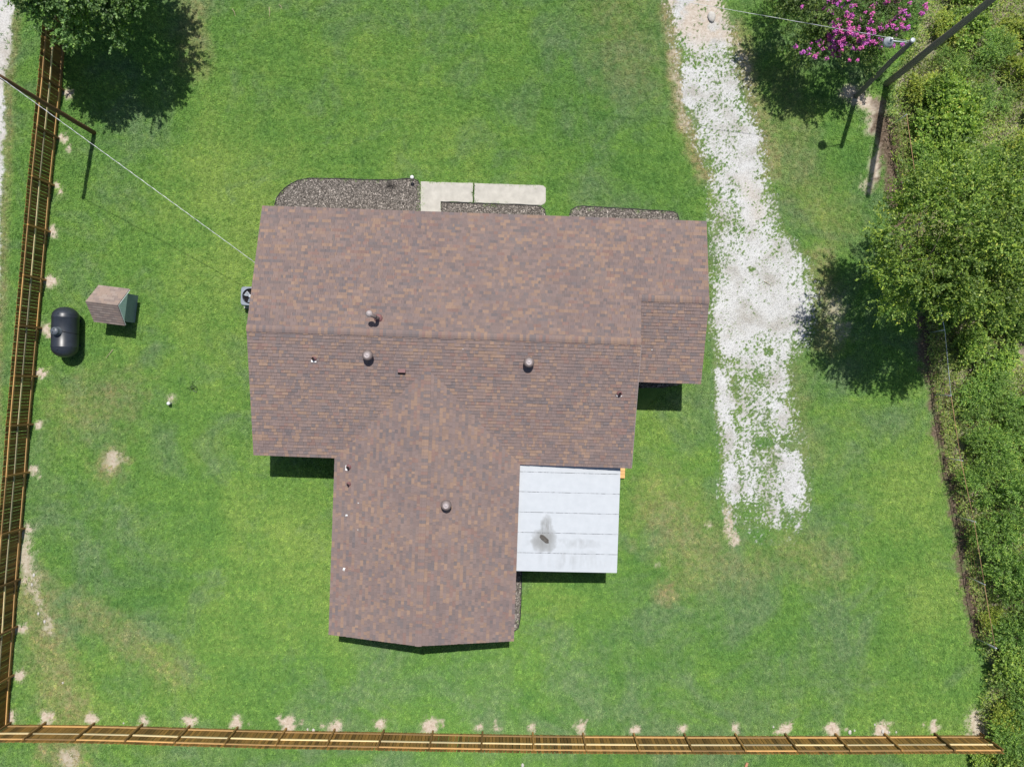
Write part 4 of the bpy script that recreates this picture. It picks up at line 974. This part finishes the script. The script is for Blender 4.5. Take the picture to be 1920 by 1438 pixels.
def crown_twigs(center, rad, n, rnd, inner=.25, lumps=60, cr=.27):
    """twig origins and directions filling an uneven crown of leafy clumps"""
    rad = np.array(rad); d = unit(rnd.normal(size=(lumps,3))); d[:,2] = np.where(d[:,2] < -.25, -d[:,2]*.7, d[:,2]); d = unit(d)
    rr = inner+(1-inner)*rnd.random(lumps)**.5; rr = np.clip(rr, 0, .93)*rnd.uniform(.86, 1.06, lumps)
    Cc = d*rr[:,None]*rad; size = rnd.uniform(.55, 1.25, lumps)*cr*rad[:2].mean()
    k = rnd.choice(lumps, n, p=size**2/np.sum(size**2))
    off = unit(rnd.normal(size=(n,3)))*(rnd.random(n)**.6)[:,None]*np.array([1,1,.6])
    P = Cc[k]+off*size[k][:,None]; r = np.linalg.norm(P/rad, axis=1)
    D = unit(off*.9+unit(P)*np.array([1,1,.4])*.6+np.array([0,0,.22])+rnd.normal(size=(n,3))*.3)
    return np.array(center)+P, D, r
def twig_leaves(P, D, per, tl, size, ratio, cols, rnd, spread=.9):
    n = len(P); t = rnd.random((n, per)); k = rnd.uniform(.6, 1.2, n)*tl
    Q = P[:,None,:]+D[:,None,:]*(t*k[:,None])[:,:,None]+rnd.normal(size=(n,per,3))*.035*tl
    DD = D[:,None,:]+rnd.normal(size=(n,per,3))*spread
    V, Q_, C = leaves(Q.reshape(-1,3), size, DD.reshape(-1,3), ratio, cols, rnd)
    young = np.repeat((t**2*(.35+rnd.random((n,1))*1.0)).ravel(), 4)[:,None]         # young leaves at the shoot tips are paler and yellower
    cl = fbm(P[:,0], P[:,1]+P[:,2]*.7, .9, 2, 57)[:,None]*np.ones((1, per)); cl = np.repeat(cl.ravel(), 4)[:,None]
    C = C*(.55+.75*cl)*(1+young*np.array([.85,.62,.15]))
    return V, Q_, np.clip(C, 0, .55)
def limbs(base_r, h0, center, rad, nb, rnd, stems=1):
    m = MB(); tips = []
    for s in range(stems):
        off = np.array([rnd.uniform(-.25,.25), rnd.uniform(-.25,.25), 0]) if stems > 1 else np.zeros(3)
        top = np.array(center)+np.array([rnd.uniform(-.3,.3)*rad[0]*(stems>1)*1.5, rnd.uniform(-.3,.3)*rad[1]*(stems>1)*1.5, -rad[2]*.2])
        pts = [off+(top-off)*t+np.array([.05*math.sin(5*t+s), .05*math.cos(4*t+s), 0]) for t in np.linspace(0,1,6)]; pts[0][2] = -.1
        m.tube(pts, [base_r*(1-.6*t) for t in np.linspace(0,1,6)], 10); 
        for b in range(nb):
            a = b*6.283/nb+rnd.uniform(-.3,.3); t0 = rnd.uniform(.4,.95); p0 = off+(top-off)*t0; e = np.array(center)+np.array([math.cos(a)*rad[0]*.62, math.sin(a)*rad[1]*.62, rnd.uniform(-.1,.5)*rad[2]])
            mid = (p0+e)/2+np.array([0,0,.25]); m.tube([p0, mid, e], [base_r*.42, base_r*.25, base_r*.07], 6)
            for q in range(4):
                e2 = mid+(e-mid)*rnd.uniform(0,1); g = e2+np.array([rnd.normal()*.13*rad[0], rnd.normal()*.13*rad[1], rnd.uniform(0,.35)*rad[2]]); m.tube([e2, (e2+g)/2+np.array([0,0,.08]), g], [base_r*.13, base_r*.09, base_r*.03], 5)
    return m
def tree(name, label, loc, center, rad, n, per, tl, size, ratio, cols, seed, base_r=.16, stems=1, nb=9, inner=.25, lumps=60, cr=.27):
    rnd = np.random.default_rng(seed); t = thing(name, label, 'tree', loc)
    P, D, r = crown_twigs(np.array(center), rad, n, rnd, inner, lumps, cr)
    V, Q_, C = twig_leaves(P, D, per, tl, size, ratio, np.array(cols), rnd)
    link('crown', np_mesh('crown', V, Q_, LEAF, C), t)
    limbs(base_r, .1, center, rad, nb, rnd, stems).build('trunk', BARK, t, True)
    return t, P, D, r
G_DARK = [(.066,.135,.046), (.092,.185,.060), (.128,.240,.082), (.175,.300,.110)]
G_MID = [(.085,.160,.036), (.125,.220,.048), (.175,.285,.060), (.265,.370,.080)]
G_MYR = [(.058,.105,.034), (.082,.145,.044), (.115,.19,.056), (.165,.245,.08)]
tree('shade_tree', 'broad dark green tree growing over the end of the timber fence', (-19.1, 18.7, 0), (0,0,4.3), (3.5,3.5,2.3), 4600, 15, .40, .125, .62, G_DARK, 21, .15, 1, 9, .25, 75, .25)
tree('shade_tree', 'large bright green tree leaning over the wire fence by the driveway', (19.5, 6.1, 0), (-.15,0,5.3), (3.95,3.95,2.9), 5200, 15, .52, .115, .5, G_MID, 22, .16, 1, 10, .2, 85, .23)
tree('shade_tree', 'leafy tree standing at the frame side of the thicket beside the large tree', (25.8, 7.6, 0), (0,0,4.3), (3.0,3.4,2.3), 1700, 14, .5, .11, .5, G_MID, 25, .18, 1, 8)
mt, P, D, r = tree('crape_myrtle', 'crape myrtle tree covered in bright pink blossom clusters', (15.35, 18.45, 0), (0,0,2.8), (3.6,3.5,1.75), 3900, 14, .40, .09, .55, G_MYR, 23, .07, 5, 3, .3, 75, .24)
ok = (r > .62) & (P[:,2] > 2.9); idx = np.where(ok)[0]; rnd = np.random.default_rng(5); rnd.shuffle(idx)
bl = []
for k in range(4):
    q = unit(rnd.normal(size=(46,3)))*np.array([.075,.075,.10])*rnd.random((46,1))**.4; V, Q_, C = leaves(q, .06, rnd.normal(size=(46,3)), .85, np.array([(.5,.1,.4)]), rnd); me = np_mesh('blossom', V, Q_, PINK); bl.append(me)
# the flowering heads stand in bunches on the sunny shoots
heads = np.array([((a-960)*.0242, (719-b)*.0242) for a, b in ((1580,15), (1600,35), (1565,5), (1610,50), (1700,10), (1690,30), (1735,15), (1650,55), (1575,62), (1545,80), (1520,85), (1610,105), (1625,118), (1690,72), (1712,85), (1640,95), (1740,5), (1600,-20), (1680,-25), (1640,0))])-np.array([15.35,18.45]); cnt = 0
for i in idx:
    p = P[i]; dd = np.min(np.hypot(heads[:,0]-p[0], heads[:,1]-p[1]))
    if dd < .50 or rnd.random() < .04:
        link('blossom', bl[cnt % 4], mt, None, Vector(p+D[i]*.4+np.array([0,0,.12])), (rnd.uniform(-.4,.4), rnd.uniform(-.4,.4), rnd.uniform(0,6.28))).scale = [rnd.uniform(.75,1.35)]*3
        cnt += 1
        if cnt >= 260: break

# thicket shrubs: three kinds, each shrub an object of its own
def shrub_proto(kind, v):
    rnd = np.random.default_rng(300+v); c = np.array([0,0,.62])
    if kind == 0: P, D, r = crown_twigs(c, (1.05,1.05,.62), 620, rnd, .1, 16, .34); cols = [(.13,.25,.06), (.175,.31,.075), (.235,.37,.095), (.09,.18,.05)]; V, Q_, C = twig_leaves(P, D, 14, .42, .085, .34, np.array(cols), rnd, .7)
    elif kind == 1: P, D, r = crown_twigs(c, (1.0,1.0,.6), 520, rnd, .15, 14, .34); cols = [(.145,.265,.055), (.195,.32,.07), (.26,.38,.09), (.10,.185,.046)]; V, Q_, C = twig_leaves(P, D, 11, .34, .125, .6, np.array(cols), rnd, .9)
    else: P, D, r = crown_twigs(c, (1.0,1.0,.58), 520, rnd, .15, 14, .34); cols = [(.29,.37,.075), (.24,.34,.068), (.35,.40,.09), (.16,.25,.05)]; V, Q_, C = twig_leaves(P, D, 12, .36, .10, .45, np.array(cols), rnd, .85)
    m = MB()
    for k in range(9):
        a = k*.7+rnd.uniform(-.2,.2); e = np.array([math.cos(a)*.6, math.sin(a)*.6, rnd.uniform(.5,1.0)]); m.tube([(0,0,-.05), e*.5+np.array([0,0,.12]), e], [.022,.015,.006], 5)
    sm = m.mesh('stem'); sm.materials.append(BARK); return np_mesh('foliage', V, Q_, LEAF, C), sm
protos = {k: [shrub_proto(k, k*10+v) for v in range(3)] for k in range(3)}
SL = ['feathery fine leaved green shrub in the thicket beyond the wire fence', 'broad leaved green shrub in the thicket beyond the wire fence', 'yellow green shrub in the thicket beyond the wire fence']
rsb = random.Random(12)
def edge_x(y):
    E = sorted([(W(*p).y, W(*p).x) for p in EDGE]); return float(np.interp(y, [e[0] for e in E], [e[1] for e in E]))
def shrub(k, x, y, sc, zs=1.0):
    zone = 'around the tall utility pole' if y > 11 else 'beneath the large bright green tree' if y > 2.5 else 'along the wire fence below the large tree' if y > -9 else 'beside the end of the timber fence'
    deep = 'edging the thicket ' if x-edge_x(y) < 2.0 else 'deep in the thicket '
    kind = ('feathery green shrub ', 'broad leaved green shrub ', 'yellow green shrub ')[k]
    t = thing('thicket_shrub', kind+deep+zone, 'shrub', (x, y, 0), rsb.uniform(0, 6.28), kind.strip()+'s '+deep+zone)
    t.scale = (sc*rsb.uniform(.9,1.1), sc*rsb.uniform(.9,1.1), sc*zs)
    f, s = protos[k][rsb.randrange(3)]; link('foliage', f, t); link('stem', s, t)
placed = []
def try_place(x, y, k, sc, zs, mind):
    for a, b in placed:
        if (a-x)**2+(b-y)**2 < mind*mind: return
    placed.append((x, y)); shrub(k, x, y, sc, zs)
for px, py, k, sc, zs in ((1718,165,2,.8,1), (1745,205,1,1.0,1.1), (1790,240,1,1.1,1.1), (1735,255,1,.9,1.1), (1765,290,1,1.0,1.0), (1800,60,1,.9,.9), (1840,110,0,1.0,.9), (1765,60,2,.8,.8), (1850,190,0,.9,.7),
                          (1830,720,0,1.1,1), (1870,760,0,1.1,1), (1815,800,0,.9,.9), (1850,850,0,1.2,1.1), (1825,900,0,1.0,1.1), (1880,930,0,1.3,1.2), (1850,990,0,1.2,1.1), (1870,1060,0,1.3,1.2), (1895,1120,0,1.2,1.2), (1880,1180,0,1.2,1.1), (1846,1150,2,.55,1.2),
                          (1885,1250,1,1.0,.8), (1868,1330,2,.8,1.0), (1880,1370,0,1.1,1.1), (1900,1300,0,1.2,1.0), (1868,1395,2,.7,.8), (1900,1420,1,1.1,.9), (1850,1432,1,.7,.6)):
    q = W(px, py); try_place(q.x, q.y, k, sc, zs, .5)
for i in range(900):
    y = rsb.uniform(-23, 23); x = edge_x(y)+rsb.uniform(.8, 9.0)
    if x > 31: continue
    bare = fbm(np.array([x]), np.array([y]), .28, 3, 77)[0]
    if bare > .62 and y > 0: continue
    k = rsb.choice((0, 0, 0, 1, 2) if y < 0 else (0, 1, 1, 2)); try_place(x, y, k, rsb.uniform(.6, 1.15), rsb.uniform(.7, 1.15), 1.25)
# low weeds between the shrubs: nobody could count them
rnd = np.random.default_rng(44); n = 92000
y = rnd.uniform(-24, 24, n); E = sorted([(W(*p).y, W(*p).x) for p in EDGE]); x = np.interp(y, [e[0] for e in E], [e[1] for e in E])+rnd.uniform(0, 12, n)-.35*fbm(y, y*0, 1.3, 3, 91)
keep = (fbm(x, y, .5, 3, 71) > .27); x, y = x[keep], y[keep]; n = len(x)
hgt = .2+1.0*fbm(x, y, .45, 3, 72)**1.5; P = np.stack([x, y, rnd.random(n)*hgt], 1)
D = unit(rnd.normal(size=(n,3))*np.array([1,1,.5])+np.array([0,0,.35]))
tone_ = fbm(x, y, .35, 3, 73)[:,None]
V, Q_, C = twig_leaves(P, D, 3, .16, .12, .32, np.array([(.16,.27,.06), (.215,.325,.075), (.25,.335,.09), (.27,.31,.12)]), rnd, .8)
C *= np.repeat(.7+.7*tone_, 12, 0)
o = link('undergrowth', np_mesh('undergrowth', V, Q_, LEAF, C), None, 'stuff'); tag(o, 'tangle of low green weeds on the ground beyond the wire fence', 'undergrowth')
# lone weed in the lawn
wd = thing('weed', 'small dark green broad leaved weed in the lawn', 'plant', W(362, 727)); rnd = np.random.default_rng(9)
V, Q_, C = leaves(rnd.normal(size=(40,3))*np.array([.1,.1,.02])+np.array([0,0,.05]), .1, rnd.normal(size=(40,3))*np.array([1,1,.2]), .6, np.array([(.04,.085,.02)]), rnd); link('foliage', np_mesh('foliage', V, Q_, LEAF, C), wd)
# grass sprouting in the joint of the path
m = []; rnd = np.random.default_rng(10); n = 160; t = rnd.random(n); a, b = W(888, 344), W(888, 380)
P = np.stack([a.x+(b.x-a.x)*t+rnd.normal(size=n)*.012+.03*np.sin(t*9), a.y+(b.y-a.y)*t, np.full(n, .01)], 1)
V, Q_, C = leaves(P, .08, rnd.normal(size=(n,3))*np.array([.5,.5,.3])+np.array([0,0,.7]), .2, np.array([(.06,.12,.025), (.08,.14,.03)]), rnd)
o = link('joint_grass', np_mesh('joint_grass', V, Q_, LEAF, C), None, 'stuff'); tag(o, 'line of grass sprouting in the joint between path slabs', 'grass')
